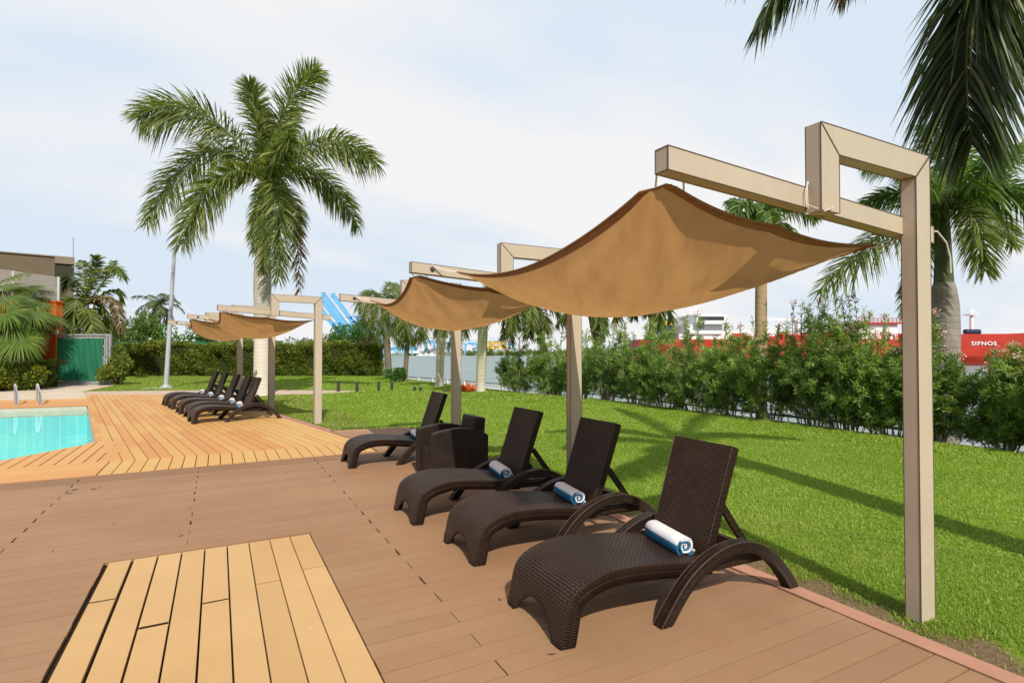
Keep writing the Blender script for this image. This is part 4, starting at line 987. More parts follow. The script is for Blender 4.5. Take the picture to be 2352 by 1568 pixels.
# royal palm behind the shrubs on the right
b = np.array([14.0, 6.1, -1.2]); rp = empty('royal_palm', b, 0, 'stout royal palm with bulging ringed trunk, right of the nearest shade frame post', 'palm tree', RP)
trunk_obj(rp, [(.26, -.1), (.24, .8), (.245, 1.8), (.275, 2.8), (.285, 3.4), (.27, 3.9), (.225, 4.25), (.19, 4.38)], M['trunk_grey'], lambda z: (0, 0), n=28)
trunk_obj(rp, [(.185, 4.36), (.165, 4.8), (.14, 5.4), (.10, 6.2), (.05, 6.9)], M['crownshaft'], name='crownshaft')
hp = D(2183, 478, 12.0)
RF = [((2055, 520), (1885, 668), -.2, -.4, .72, 0), ((2090, 378), (1992, 372), .5, 1.0, .62, 1), ((2070, 445), (1985, 470), .8, 1.4, .55, 1), ((2215, 350), (2245, 255), .2, .5, .66, 1),
      ((2275, 430), (2400, 470), -.4, -.6, .72, 1), ((2235, 500), (2262, 625), -.9, -1.2, .55, 0), ((2120, 560), (2082, 720), .4, .6, .5, 0), ((2160, 370), (2120, 290), .6, 1.3, .6, 1),
      ((2290, 380), (2370, 330), .6, 1.2, .6, 1), ((2130, 420), (2080, 395), -.8, -1.7, .5, 1), ((2260, 470), (2330, 560), .8, 1.3, .55, 0), ((2190, 350), (2185, 240), .1, .0, .5, 1), ((2245, 400), (2300, 350), -.9, -2.0, .6, 1)]
for k, (m_, t_, dm, dt_, lf, br) in enumerate(RF):
    pts = bez(hp, D(m_[0], m_[1], 12 + dm), D(t_[0], t_[1], 12 + dt_), 26)
    frond_obj('frond', pts, lf, 230, .45, .032, 400 + k, M['palm_bright'] if br else M['palm_leaf'], rp, b, .03, tmu=.45, tsd=.24, ranks=.85, start=.08)
# the palm whose crown hangs into the top right corner; it grows just right of the picture
b = np.array([6.05, 1.45, -.03]); op = empty('royal_palm', b, 0, 'nearest royal palm, only its drooping fronds hanging into the top right corner', 'palm tree', RP)
hv = D(2480, -235, 4.7) - b; pth = lambda z: (hv[0] * max(z, 0) / hv[2], hv[1] * max(z, 0) / hv[2])
trunk_obj(op, [(.24, -.1), (.22, 1.), (.24, 2.2), (.25, 3.0), (.2, 4.0)], M['trunk'], pth, n=24)
trunk_obj(op, [(.17, 3.98), (.15, 4.6), (.11, 5.3), (.05, 5.9)], M['crownshaft'], pth, name='crownshaft')
hp = D(2480, -235, 4.7)
OF = [((2262, -90), (2232, 330), -.5, -.6, .68, 0), ((2090, -300), (1752, 40), -.1, -.1, .55, 0), ((2130, -300), (1700, -60), .5, .8, .5, 0), ((2180, -280), (1935, -22), .5, .9, .42, 2), ((2300, -100), (2352, 150), .7, 1.0, .4, 0),
      ((2600, -300), (2760, -20), .2, .4, .55, 0), ((2560, -420), (2700, -520), .9, 1.8, .5, 0), ((2330, -430), (2200, -560), 1., 2.0, .5, 0), ((2460, -420), (2480, -640), -.5, -1., .5, 0), ((2560, -150), (2600, 120), -.7, -1., .5, 0), ((2420, -330), (2330, -430), -1.2, -2.2, .5, 0)]
for k, (m_, t_, dm, dt_, lf, br) in enumerate(OF):
    pts = bez(hp, D(m_[0], m_[1], 5.0 + dm), D(t_[0], t_[1], 5.2 + dt_), 40)
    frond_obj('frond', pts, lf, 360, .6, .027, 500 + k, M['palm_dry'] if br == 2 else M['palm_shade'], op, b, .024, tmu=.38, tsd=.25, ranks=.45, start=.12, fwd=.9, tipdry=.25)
# smaller royal palms by the river
def river_palm(base, top, trunk, label, seed, L=2.4, leaf=.62, nf=13, r0=.2, shaft=True, bend=120, emax=70, emin=-30, mat='palm_leaf', group=RP, droop=.6, az0=0.):
    root = empty('royal_palm', base, 0, label, 'palm tree', group); d = np.array(top) - np.array(base); H = d[2]; hs = H - (.9 if shaft else .15)
    path = lambda z: (d[0] * (z / H) ** 1.3 if z > 0 else 0, d[1] * (z / H) ** 1.3 if z > 0 else 0)
    zs = np.linspace(-.1, hs, 14); trunk_obj(root, [(r0 * np.interp(z / hs, [-.1, .1, .6, .9, 1.], [1.15, 1., 1.06, 1.0, .78]), z) for z in zs], M[trunk], path, n=16)
    if shaft: trunk_obj(root, [(r0 * .72, hs - .02), (r0 * .62, hs + .4), (r0 * .4, H), (r0 * .12, H + .5)], M['crownshaft'], path, 'crownshaft', 12)
    crown_obj(d, nf, L, leaf, 90, droop, .042, seed, M[mat], root, emax, emin, bend, tmu=.45, tsd=.25, ranks=.5, az0=az0, start=.1); return root
river_palm((10.2, 36.6, -.3), D(880, 688, 37), 'trunk_dark', 'dark leaning palm at the end of the clipped hedge', 21, 3.4, .8, 13, .22, False, 135)
river_palm((9.25, 29.9, -.06), D(943, 708, 31), 'trunk_dark', 'thin dark-trunked palm with drooping fronds by the water railing', 22, 2.7, .7, 12, .13, False, 140, 60, -40)
river_palm((9.44, 25.0, -.05), D(1016, 712, 25.5), 'trunk_white', 'pale-trunked palm left of the middle shade post, green crownshaft', 23, 2.1, .5, 12, .19, True, 110, 70, -15)
river_palm((9.85, 21.2, -.05), D(1113, 692, 22.0), 'trunk_white', 'pale-trunked palm standing between the middle shade post and the flowering shrubs', 24, 2.2, .52, 14, .20, True, 105, 70, -15)
river_palm((12.9, 20.0, -1.0), D(1222, 705, 23.6), 'trunk_dark', 'drooping palm crown just left of the middle shade post, above the shrubs', 25, 1.9, .5, 12, .14, False, 130)
river_palm((13.6, 17.4, -1.2), D(1352, 695, 22.5), 'trunk_dark', 'drooping palm crown just right of the middle shade post, above the shrubs', 26, 1.7, .5, 11, .13, False, 130)
river_palm((13.85, 10.6, -1.2), D(1748, 505, 16.1), 'trunk_ochre', 'slim ochre-trunked palm rising behind the large front shade cloth', 27, 1.75, .5, 12, .155, False, 95, 80, -15, 'palm_bright')
river_palm((14.2, 15.6, -1.2), D(1496, 690, 21.3), 'trunk_ochre', 'thin ochre palm trunk between the shrubs, crown hidden by the front shade cloth', 28, 1.3, .4, 9, .085, False, 110)
# coconut palm far behind the hedge
c = D(366, 700, 62); cp = empty('coconut_palm', (c[0], c[1], -.04), 0, 'small far coconut palm just left of the lamp pole above the trees', 'palm tree')
trunk_obj(cp, [(.22, 0), (.17, 3), (.15, c[2])], M['trunk'], n=10); crown_obj((0, 0, c[2]), 17, 2.7, .75, 34, .55, .09, 31, M['coconut_leaf'], cp, 85, -40, 85, tmu=.5, tsd=.25, ranks=.15)
# areca palm behind the gate
b = np.array([D(190, 800, 33)[0], D(190, 800, 33)[1], -.04]); ar = empty('areca_palm', b, 0, 'arching palm with one browned frond, above the green gate', 'palm tree')
mb = MB()
for q in ((160, 790, 0), (175, 770, .4), (190, 790, -.4), (205, 800, .3), (150, 760, .8)):
    t = D(q[0] + 12, 700, 33 + q[2]); b2 = D(q[0], 805, 33 + q[2]); b2[2] = 0; mb.tube([b2 - b, (b2 + t) / 2 - b, t - b], [.09, .07, .06], 8)
mb.build('stems', M['petiole'], ar, smooth=True)
AF = [((215, 620), (222, 592), 0, 0, .8, 0), ((240, 618), (284, 640), -.6, -1, .75, 0), ((262, 665), (276, 712), .4, .6, .75, 0), ((248, 682), (279, 762), -.8, -1.2, .7, 2), ((165, 640), (140, 668), 0, -.2, .85, 1), ((150, 690), (130, 745), .5, .9, .8, 1),
      ((225, 690), (262, 770), .8, 1.2, .8, 0), ((205, 720), (218, 800), -.8, -1.2, .85, 0), ((175, 690), (165, 770), -.6, -1., .85, 0), ((240, 720), (250, 790), 1.3, 2.0, .8, 0), ((190, 640), (190, 600), .8, 1.4, .7, 1), ((220, 735), (255, 812), .2, .3, .8, 0), ((160, 720), (145, 800), .3, .5, .85, 0), ((235, 650), (260, 600), .9, 1.7, .7, 0), ((190, 730), (185, 805), .9, 1.3, .9, 0)]
for k, (m_, t_, dm, dt_, lf, dry) in enumerate(AF):
    pts = bez(D(182, 715, 33), D(m_[0], m_[1], 33 + dm), D(t_[0], t_[1], 33 + dt_), 22)
    frond_obj('frond', pts, lf, 80, .4, .085, 600 + k, M[('palm_leaf', 'coconut_leaf', 'palm_dry')[dry]], ar, b, .04, tmu=.42, tsd=.25, ranks=.2)
# fan palms by the orange wall
def fan_leaf(c, nrm_, upv, R, seed, droop=.5, n=56):
    r = np.random.default_rng(seed); nrm_ = nrm(np.array(nrm_)); a1 = nrm(np.array(upv) - nrm_ * (np.array(upv) @ nrm_)); a2 = np.cross(nrm_, a1)
    an = np.linspace(-2.5, 2.5, n) + r.normal(0, .02, n); d = a1 * np.cos(an)[:, None] + a2 * np.sin(an)[:, None] + nrm_ * .12
    L = R * (1 - .18 * (abs(an) / 2.5) ** 2) * r.uniform(.9, 1.08, n); S = nrm(np.cross(d, nrm_)); w = R * .06
    def pos(s): q = c + d * (L * s)[:, None]; q[:, 2] -= L * droop * np.maximum(s - .35, 0) ** 1.7 * r.uniform(.8, 1.3, n); return q
    q0, q1, q2, q3 = pos(.02), pos(.45), pos(.75), pos(1.)
    V = np.stack([q0 - S * .01, q0 + S * .01, q1 + S * w / 2, q1 - S * w / 2, q2 + S * w / 3, q2 - S * w / 3, q3 + S * .004, q3 - S * .004], 1)
    return V, np.clip(r.normal(.45, .16, n), 0, 1)
def fan_palm(base, heart, leaves, label, seed):
    root = empty('fan_palm', base, 0, label, 'palm tree', 'fan palms beside the orange wall'); base = np.array(base); r = np.random.default_rng(seed)
    trunk_obj(root, [(.2, -.1), (.17, .5), (.16, heart[2] - base[2])], M['trunk_dark'], n=14)
    Vs, Ts = [], []; mb = MB()
    for k, (px, py, dp) in enumerate(leaves):
        dp += 3.6; c = D(px, py, dp); o = nrm(c - np.array(heart)); nn = nrm(o * .55 + np.array([0, 0, .75]) - FW * .45 + r.normal(0, .22, 3)); 
        V, T = fan_leaf(c - base, nn, o + np.array([0, 0, .1]), r.uniform(.9, 1.2), seed * 50 + k, r.uniform(.5, .9)); Vs.append(V); Ts.append(T)
        mb.tube(bez(np.array(heart) - base, (np.array(heart) + c) / 2 - base + [0, 0, .12], c - base, 7), .016, 5)
    o = np_mesh('crown', np.concatenate(Vs), 8, FQ, np.concatenate(Ts), M['fan_leaf'], root); mb.build('petioles', M['petiole'], o, smooth=True)
h = D(15, 770, 25.1); r = np.random.default_rng(3)
fan_palm((h[0], h[1], -.05), h, [(10, 690, 21), (48, 690, 21.6), (75, 725, 20.6), (40, 765, 21), (30, 755, 20), (20, 740, 20), (25, 808, 20.4), (12, 800, 20), (-8, 835, 20.4), (8, 846, 20.8), (-25, 720, 21), (-20, 800, 20.5), (40, 720, 22.5), (38, 800, 22), (-30, 850, 21.5), (15, 780, 19.8), (5, 662, 22), (35, 668, 22.5), (60, 668, 23), (-20, 680, 22), (25, 640, 23), (80, 700, 22), (45, 780, 19.8), (15, 720, 19.9)], 'nearer fan palm with long drooping leaf fingers, at the left edge', 41)
h = D(78, 745, 27.0)
fan_palm((h[0], h[1], -.05), h, [(70, 690, 24), (92, 698, 24), (104, 728, 23.4), (60, 750, 23.2), (40, 780, 23), (42, 765, 23), (80, 735, 22.6), (50, 730, 23), (40, 795, 23.2), (82, 672, 24.6), (105, 675, 25), (60, 662, 24.5), (62, 745, 22.5), (98, 705, 24.8)], 'farther fan palm crowding against the corner of the orange wall', 42)

# ---------------------------------------------------------------- shrubs, hedge, trees
LQ = [(0, 1, 2, 3)]
def leafcards(P, Dd, Sd, L, W, tone):
    a = P + Dd * (L * .45)[:, None]
    return np.stack([P, a + Sd * (W / 2)[:, None], P + Dd * L[:, None], a - Sd * (W / 2)[:, None]], 1), tone
def rand_dir(r, n): return nrm(r.normal(0, 1, (n, 3)))
def oleander(base, H, R_, seed, nleaf, label, mat='oleander', flowers=0, nst=17, leaf=.115):
    """many thin stems from one root, leafy nearly to the ground; a few shoots stand above the mass"""
    r = np.random.default_rng(seed); root = empty('oleander_shrub', base, 0, label, 'shrub', 'oleander shrubs along the river side'); mb = MB(); segs = []; tips = []; Hm = H * r.uniform(.82, .97)
    for k in range(nst):
        az = r.uniform(0, 2 * pi); tall = k < 4; ro = R_ * (r.uniform(.1, .55) if tall else sqrt(r.uniform(.02, 1))); hh = H * r.uniform(.93, 1.) if tall else Hm * r.uniform(.6, 1.) * (1 - .30 * (ro / R_) ** 2)
        b0 = np.array([cos(az), sin(az), 0]) * ro * .38 + r.normal(0, .06, 3) * [1, 1, 0]; top = np.array([cos(az) * ro, sin(az) * ro, hh])
        mid = (b0 + top) / 2 + np.array([cos(az) * .05, sin(az) * .05, .05 * H]) + r.normal(0, .08, 3); P = bez(b0, mid, top, 14)
        mb.tube(P, np.linspace(r.uniform(.009, .017), .003, 14), 5); segs.append((P[1:], .8 if not tall else .6)); tips.append(P[-1])
        for q in range(int(r.integers(4, 7))):
            i = int(r.integers(1, 11)); a2 = az + r.normal(0, 1.1); d = nrm(np.array([cos(a2), sin(a2), r.uniform(.0, .9)])); l = r.uniform(.25, .6) * Hm * .38
            B = bez(P[i], P[i] + d * l * .5, P[i] + d * l + [0, 0, .12 * l], 7); mb.tube(B, np.linspace(.006, .0025, 7), 4); segs.append((B[1:], 1.3)); tips.append(B[-1])
            for q2 in range(2):
                d2 = nrm(d + r.normal(0, .7, 3)); l2 = l * r.uniform(.4, .8); j = int(r.integers(1, 6)); B2 = bez(B[j], B[j] + d2 * l2 * .5, B[j] + d2 * l2 + [0, 0, .03], 6); mb.tube(B2, .003, 4, cap=False); segs.append((B2[1:], 1.5)); tips.append(B2[-1])
    mb.build('stems', M['bark'], root, smooth=True)
    ln = np.array([np.linalg.norm(np.diff(s, axis=0), axis=1).sum() * w_ for s, w_ in segs]); pick = r.choice(len(segs), nleaf, p=ln / ln.sum())
    P = np.zeros((nleaf, 3)); T = np.zeros((nleaf, 3)); u = r.uniform(0, 1, nleaf) ** .75
    for k in range(len(segs)):
        m_ = np.where(pick == k)[0]
        if len(m_) == 0: continue
        s = segs[k][0]; f = u[m_] * (len(s) - 1); i = np.minimum(f.astype(int), len(s) - 2); w_ = (f - i)[:, None]; P[m_] = s[i] * (1 - w_) + s[i + 1] * w_; T[m_] = nrm(s[i + 1] - s[i])
    kp = r.random(nleaf) < np.clip((P[:, 2] / Hm + .12) / .35, .3, 1); P, T, pk = P[kp], T[kp], pick[kp]; n = len(P)
    P = P + r.normal(0, .02, P.shape)
    Dd = nrm(T * .5 + rand_dir(r, n) * .8 + np.array([0, 0, .12])); Sd = nrm(np.cross(Dd, rand_dir(r, n)))
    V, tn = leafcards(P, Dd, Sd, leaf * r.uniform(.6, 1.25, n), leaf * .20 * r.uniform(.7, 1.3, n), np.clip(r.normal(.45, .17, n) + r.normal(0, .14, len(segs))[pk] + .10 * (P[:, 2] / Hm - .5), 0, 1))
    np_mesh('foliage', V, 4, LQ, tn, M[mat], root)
    if flowers:
        tp = np.array(tips); tp = tp[np.argsort(-tp[:, 2] + r.normal(0, .3, len(tp)))[:flowers]]; Ps = [t + r.normal(0, .045, (34, 3)) for t in tp]
        P = np.concatenate(Ps); n = len(P); Dd = rand_dir(r, n); Sd = nrm(np.cross(Dd, rand_dir(r, n)))
        V, tn = leafcards(P, Dd, Sd, np.full(n, .042), np.full(n, .036), np.clip(r.normal(.6, .25, n), 0, 1)); fo = np_mesh('flowers', V, 4, LQ, tn, M['petal'], root); fo['kind'] = 'stuff'
    return root
SKYL = np.array([(1150, 800), (1210, 768), (1300, 765), (1400, 745), (1490, 735), (1550, 758), (1610, 718), (1690, 745), (1780, 738), (1850, 694), (1950, 672), (2040, 712), (2110, 722), (2180, 722), (2204, 790), (2232, 846), (2300, 815), (2328, 742), (2352, 728), (2600, 720)], float)
SP = [(11.35, 20.6, .75, 0), (11.95, 18.9, .9, 0), (12.3, 17.3, 1.0, 0), (12.35, 15.8, 1., 3), (12.55, 14.4, 1.0, 0), (12.5, 13.1, .95, 0), (12.6, 11.85, 1., 2), (12.7, 10.65, .95, 4), (12.6, 9.5, .95, 3), (12.75, 8.4, .95, 5), (12.65, 7.35, .9, 3), (12.75, 6.55, .8, 9), (12.6, 5.8, .55, 10), (12.7, 4.62, .55, 9), (12.65, 3.75, .75, 12)]
pxs = []
for k, (x, y, R_, fl_) in enumerate(SP):
    q = np.array([x, y, 1.]) - C0; dep = q @ FW; px = 1176 + F * (q @ RV) / dep; H = EYE - (np.interp(px, SKYL[:, 0], SKYL[:, 1]) - 805) * dep / F + .12 + .12
    pxs.append(px)
words = ['leftmost oleander shrub, thin and leaning out over the lawn edge by the water', 'oleander shrub left of the middle shade post, under the drooping palm crown', 'oleander shrub right behind the middle shade post', 'oleander shrub just right of the middle shade post, with a few small blooms',
         'oleander shrub in front of the thin ochre palm trunk', 'bushy oleander shrub before the white ship superstructure', 'tall oleander shrub left of the slim ochre palm trunk', 'oleander shrub at the foot of the slim ochre palm trunk', 'oleander shrub with red hull showing through, below the white ship gantry',
         'tallest oleander shrub, with bright pale shoots above the red hull', 'tall oleander shrub with pink blooms, just left of the nearest shade post', 'oleander shrub behind the nearest shade post, pink blooms at its top', 'oleander shrub before the bulging palm trunk, many pink blooms', 'oleander shrub hiding part of the lettering on the red hull', 'rightmost oleander shrub at the picture edge, pink blooms on top']
for k, (x, y, R_, fl_) in enumerate(SP):
    q = np.array([x, y, 1.]) - C0; dep = q @ FW; H = EYE - (np.interp(pxs[k], SKYL[:, 0], SKYL[:, 1]) - 805) * dep / F + .12 + .1
    near_ = dep < 14
    oleander((x, y, -.13), H, R_ * 1.16, 700 + k, int(24000 if near_ else 16000), words[k], 'oleander' if k % 3 else 'oleander_deep', int(fl_ * 1.3), nst=27 if near_ else 24, leaf=.115 if near_ else .125)
def clump_leaves(r, centers, radii, n, L, W, up=.3, shell=.55, squash=1.):
    k = r.choice(len(centers), n, p=np.array(radii) ** 2 / (np.array(radii) ** 2).sum()); d = rand_dir(r, n); rad = np.array(radii)[k] * (shell + (1.08 - shell) * r.random(n) ** .5)
    P = np.array(centers)[k] + d * rad[:, None] * [1, 1, squash]; Dd = nrm(d * .6 + rand_dir(r, n) * .8 + [0, 0, up]); Sd = nrm(np.cross(Dd, rand_dir(r, n)))
    kt = r.normal(0, .13, len(centers))[k]
    return leafcards(P, Dd, Sd, L * r.uniform(.6, 1.3, n), W * r.uniform(.6, 1.3, n), np.clip(r.normal(.45, .18, n) + kt, 0, 1))
def broad_tree(name, base, H, Rx, label, cat, seed, mat, nleaf, L, group=None, nb=16, low=.15):
    r = np.random.default_rng(seed); root = empty(name, base, 0, label, cat, group); mb = MB(); cs = []; rs = []
    for k in range(nb):
        a = r.uniform(0, 2 * pi); q = sqrt(r.random()) * Rx * .72; z = H * r.uniform(low + .12, .86); z *= 1 - .12 * (q / Rx) ** 2; cs.append((cos(a) * q, sin(a) * q, z)); rs.append(Rx * r.uniform(.24, .42))
        mb.tube(bez((r.normal(0, .03), r.normal(0, .03), 0 if low < .3 else H * .2), np.array(cs[-1]) * [.4, .4, .55], cs[-1], 7), np.linspace(.03 * H * .5, .012, 7), 6)
    mb.build('trunk', M['bark_dark'], root, smooth=True); V, t = clump_leaves(r, cs, rs, nleaf, L, L * .5); np_mesh('crown', V, 4, LQ, t, M[mat], root); return root
def at(px, dep, z=-.05): p = D(px, 800, dep); return (p[0], p[1], z)
BT = 'trees and bushes beyond the clipped hedge'
broad_tree('bush', at(300, 43), 4.7, 2.4, 'loose bush above the hedge, right of the arching palm', 'bush', 51, 'bush_leaf', 7000, .24, BT, 22)
broad_tree('bush', at(352, 46), 4.0, 2.3, 'bush below the far coconut palm, left of the lamp pole', 'bush', 52, 'bush_leaf', 6500, .24, BT, 22)
broad_tree('bush', at(435, 44), 3.7, 2.4, 'bush above the green fence just right of the lamp pole', 'bush', 53, 'tree_leaf', 5500, .24, BT, 20)
broad_tree('bush', at(500, 45), 3.5, 2.4, 'bush beneath the sagging far shade cloth', 'bush', 54, 'tree_leaf', 5500, .24, BT, 20)
broad_tree('bush', at(562, 44), 3.3, 2.2, 'bush between the lamp pole and the big palm trunk, right one', 'bush', 58, 'bush_leaf', 4500, .24, BT)
broad_tree('bush', at(645, 46), 2.7, 1.9, 'low bush rising over the hedge right of the big palm trunk', 'bush', 55, 'bush_leaf', 2200, .24, BT)
broad_tree('bush', at(703, 44), 2.5, 1.6, 'lowest bush over the hedge, left of the first far shade post', 'bush', 56, 'bush_leaf', 1800, .22, BT)
broad_tree('bush', at(757, 45), 3.1, 1.5, 'tan dry bush between the far shade post and the dark round tree', 'bush', 57, 'tan_leaf', 2400, .22, BT)
broad_tree('round_tree', at(803, 43), 4.1, 1.9, 'dark green round tree below the leaning blue cranes', 'tree', 60, 'tree_leaf', 9000, .22, BT, 22, .1)
broad_tree('bush', at(852, 39.5), 2.75, 1.15, 'rusty tan bush at the hedge end beside the dark leaning palm', 'bush', 61, 'tan_leaf', 3200, .18, BT)
broad_tree('small_bush', at(908, 30.6, -.1), .80, .75, 'small round bush on the lawn edge left of the thin palm', 'bush', 62, 'tree_leaf', 1600, .13, None, 9, .05)
broad_tree('bush', at(272, 27.6), 2.0, .85, 'leafy bush at the right post of the green gate', 'bush', 63, 'hedge_leaf', 3000, .17, None, 14, .05)
# clipped hedge
def hedge(name, A, B, h, dp, n, L, label, seed, mat='hedge_leaf', wav=.10):
    A, B = np.array(A), np.array(B); r = np.random.default_rng(seed); ln = np.linalg.norm(B - A); t = (B - A) / ln; nn = np.array([t[1], -t[0]])
    if nn @ (-A) < 0: nn = -nn
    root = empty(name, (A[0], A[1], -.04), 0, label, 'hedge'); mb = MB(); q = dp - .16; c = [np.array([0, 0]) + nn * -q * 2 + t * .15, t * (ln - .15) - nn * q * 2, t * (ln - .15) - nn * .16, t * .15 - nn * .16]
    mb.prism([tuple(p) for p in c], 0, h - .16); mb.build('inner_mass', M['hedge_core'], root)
    def wob(u, z): return wav * (np.sin(u * 1.1 + 2 * np.sin(z * 1.7)) + .6 * np.sin(u * 2.9 + 1 + z * 2) + .4 * np.sin(u * 6.1 + z * 4.))
    nf, ntp = int(n * .72), int(n * .28); u = r.uniform(0, ln, nf); z = h * r.random(nf) ** .85
    o = wob(u, z) - abs(r.normal(0, .09, nf)) * 1.2; P1 = np.stack([t[0] * u + nn[0] * o, t[1] * u + nn[1] * o, z], 1)
    u = r.uniform(0, ln, ntp); v = r.uniform(0, dp * 2, ntp); zz_ = h + wob(u, v * 0 + 3.) * .6 + r.normal(0, .06, ntp); P2 = np.stack([t[0] * u - nn[0] * v, t[1] * u - nn[1] * v, zz_], 1)
    P = np.concatenate([P1, P2]); N = np.concatenate([np.tile([nn[0], nn[1], .25], (nf, 1)), np.tile([0, 0, 1.], (ntp, 1))]); m_ = len(P)
    Dd = nrm(N * .45 + rand_dir(r, m_) * .8 + [0, 0, .15]); Sd = nrm(np.cross(Dd, rand_dir(r, m_)))
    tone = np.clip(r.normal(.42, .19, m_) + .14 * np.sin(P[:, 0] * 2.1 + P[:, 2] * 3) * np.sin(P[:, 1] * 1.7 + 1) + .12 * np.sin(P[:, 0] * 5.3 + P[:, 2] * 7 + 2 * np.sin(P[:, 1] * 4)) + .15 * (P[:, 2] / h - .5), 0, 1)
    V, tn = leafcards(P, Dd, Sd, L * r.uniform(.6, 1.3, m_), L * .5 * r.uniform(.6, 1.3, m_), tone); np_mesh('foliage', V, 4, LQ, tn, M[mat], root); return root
hA = D(262, 805, 37.6)[:2]; hB = D(878, 805, 37.6)[:2]
hedge('clipped_hedge', hA, hB, 2.12, .6, 52000, .17, 'long clipped hedge across the far side of the lawn', 71, wav=.20)
hedge('clipped_hedge', D(66, 805, 27.2)[:2], D(113, 805, 25.6)[:2], 1.15, .35, 7000, .10, 'short clipped hedge block at the foot of the orange wall', 72, wav=.03)
def low_shrub(px, dep, H, R_, label, seed, n=3500, mat='yellow_leaf'): return broad_tree('variegated_shrub', at(px, dep), H, R_, label, 'shrub', seed, mat, n, .13, 'yellow-tipped shrubs beside the pool', 14, .05)
low_shrub(8, 23.5, 1.05, .85, 'yellow-tipped shrub at the left edge, behind the left ladder rail', 73)
low_shrub(58, 23.8, .95, .75, 'yellow-tipped shrub between the two ladder rails', 74)
low_shrub(92, 25.2, .95, .65, 'yellow-tipped shrub right of the ladder rails, before the clipped block', 75)
low_shrub(-35, 23., 1.1, .9, 'yellow-tipped shrub cut off by the left edge', 76)
# bromeliad
p = G(1073, 899, -.03); br_ = empty('bromeliad', p, 0, 'red and yellow leafy plant on the lawn edge right of the middle shade post', 'plant'); r = np.random.default_rng(80)
n = 90; az = r.uniform(0, 2 * pi, n); el = r.uniform(.3, 1.4, n); Dd = np.stack([np.cos(az) * np.cos(el), np.sin(az) * np.cos(el), np.sin(el)], 1); Sd = nrm(np.cross(Dd, [0, 0, 1.])); P = r.normal(0, .11, (n, 3)) * [1, 1, 0]
V, tn = leafcards(P, Dd, Sd, r.uniform(.25, .45, n), np.full(n, .09), np.clip(r.normal(.5, .25, n), 0, 1)); np_mesh('leaves', V, 4, LQ, tn, M['red_leaf'], br_)
# ---------------------------------------------------------------- frames facing the camera: local x = picture right, local y = away
def facing(name, px, dep, label, cat, z=0., group=None, turn=0.):
    p = D(px, 800, dep); return empty(name, (p[0], p[1], z), -AZ + turn, label, cat, group)
def sc(dep): return dep / F
# gate with green shade net, orange wall, louvre screen, khaki building
dg = 27.5; k_ = sc(dg); gt = facing('gate', 191, dg, 'closed grey metal gate hung with green shade net beside the orange wall', 'gate', -.02)
gw, gh = 59 * k_, 117 * k_
mb = MB()
for x in (-gw, gw - .22): mb.box(x, x + .07, -.03, .03, .10, gh - .12)
mb.box(-gw, gw - .15, -.03, .03, .08, .18); mb.box(-gw, gw - .15, -.03, .03, gh - .22, gh - .14); mb.box(-gw, gw - .15, -.028, .028, 1.15, 1.20)
mb.build('frame', M['grey_metal'], gt)
mb = MB()
mb.box(gw - .11, gw - .03, -.05, .05, 0, gh); mb.box(gw + .03, gw + .12, -.05, .05, 0, gh); mb.box(-gw, gw + .1, -.045, .045, gh - .08, gh); mb.box(-gw - .05, gw, -.1, .1, -.01, .05)
mb.build('gate_post', M['grey_metal'], gt)
mb = MB(); nx, nz = 40, 20; x0, x1 = -gw + .02, gw - .26
for i in range(nx + 1):
    for j in range(nz + 1):
        u, v = i / nx, j / nz; x = x0 + (x1 - x0) * u; zb = .22 + .03 * sin(u * 21) ; zt_ = gh - .20 - .05 * abs(sin(u * 9)); z = zb + (zt_ - zb) * v
        y = -.05 + .022 * sin(u * 24 + 2 * sin(v * 2.5)) * (.3 + .7 * (1 - v)) + .012 * sin(u * 51 + v * 6) - .015 * sin(v * 3.1)
        mb.v.append((x, y, z)); mb.tone.append(.5)
for i in range(nx):
    for j in range(nz): a = i * (nz + 1) + j; mb.face((a, a + nz + 1, a + nz + 2, a + 1))
mb.build('shade_net', M['net'], gt, smooth=True)
mb = MB(); mb.box(-gw - .02, -gw + .16, -.09, -.02, 1.02, 1.20); mb.tube([(-gw + .05, -.09, 1.1), (-gw + .05, -.16, 1.1), (-gw + .17, -.16, 1.1)], .015, 6); mb.build('latch', M['dark_metal'], gt)
ow = facing('orange_wall', 131, 27.55, 'bright orange rendered wall to the left of the green gate', 'wall', -.04)
s_ = sc(27.5); hw_ = (805 - 692) * s_ + 1.7
mb = MB(); mb.box(-.95, -.03, -.05, .35, 0, hw_); mb.hexa([(-6.5, -3.0, 0), (-.90, -.05, 0), (-.90, .30, 0), (-6.5, -2.6, 0), (-6.5, -3.0, hw_), (-.90, -.05, hw_), (-.90, .30, hw_), (-6.5, -2.6, hw_)])
mb.build('wall', M['orange_wall'], ow)
mb = MB(); mb.box(-1.0, .02, -.10, .40, hw_, hw_ + .07); mb.build('coping', M['orange_wall'], ow)
mb = MB(); mb.box(-.12, .10, -.16, -.02, 2.55, 2.72); mb.box(-.10, .14, -.30, -.05, 2.72, 2.76); mb.build('wall_light', M['louvre'], ow)
lf = facing('louvre_screen', 131, 28.3, 'pale metal louvre screen standing on top of the orange wall', 'fence', -.04)
zb = hw_ + .07; zt0, zt1 = 1.7 + (805 - 636) * sc(28.3), 1.7 + (805 - 596) * sc(27.)
mb = MB(); 
for q in range(15):
    f = q / 14; z0, z1 = zb + .08 + f * (zt0 - zb - .1), zb + .12 + f * (zt1 - zb - .1)
    mb.hexa([(-5.6, -1.6, z1), (0, 0, z0), (0, .03, z0), (-5.6, -1.57, z1), (-5.6, -1.63, z1 + .055), (0, -.03, z0 + .05), (0, .0, z0 + .05), (-5.6, -1.6, z1 + .055)])
mb.build('slats', M['louvre'], lf)
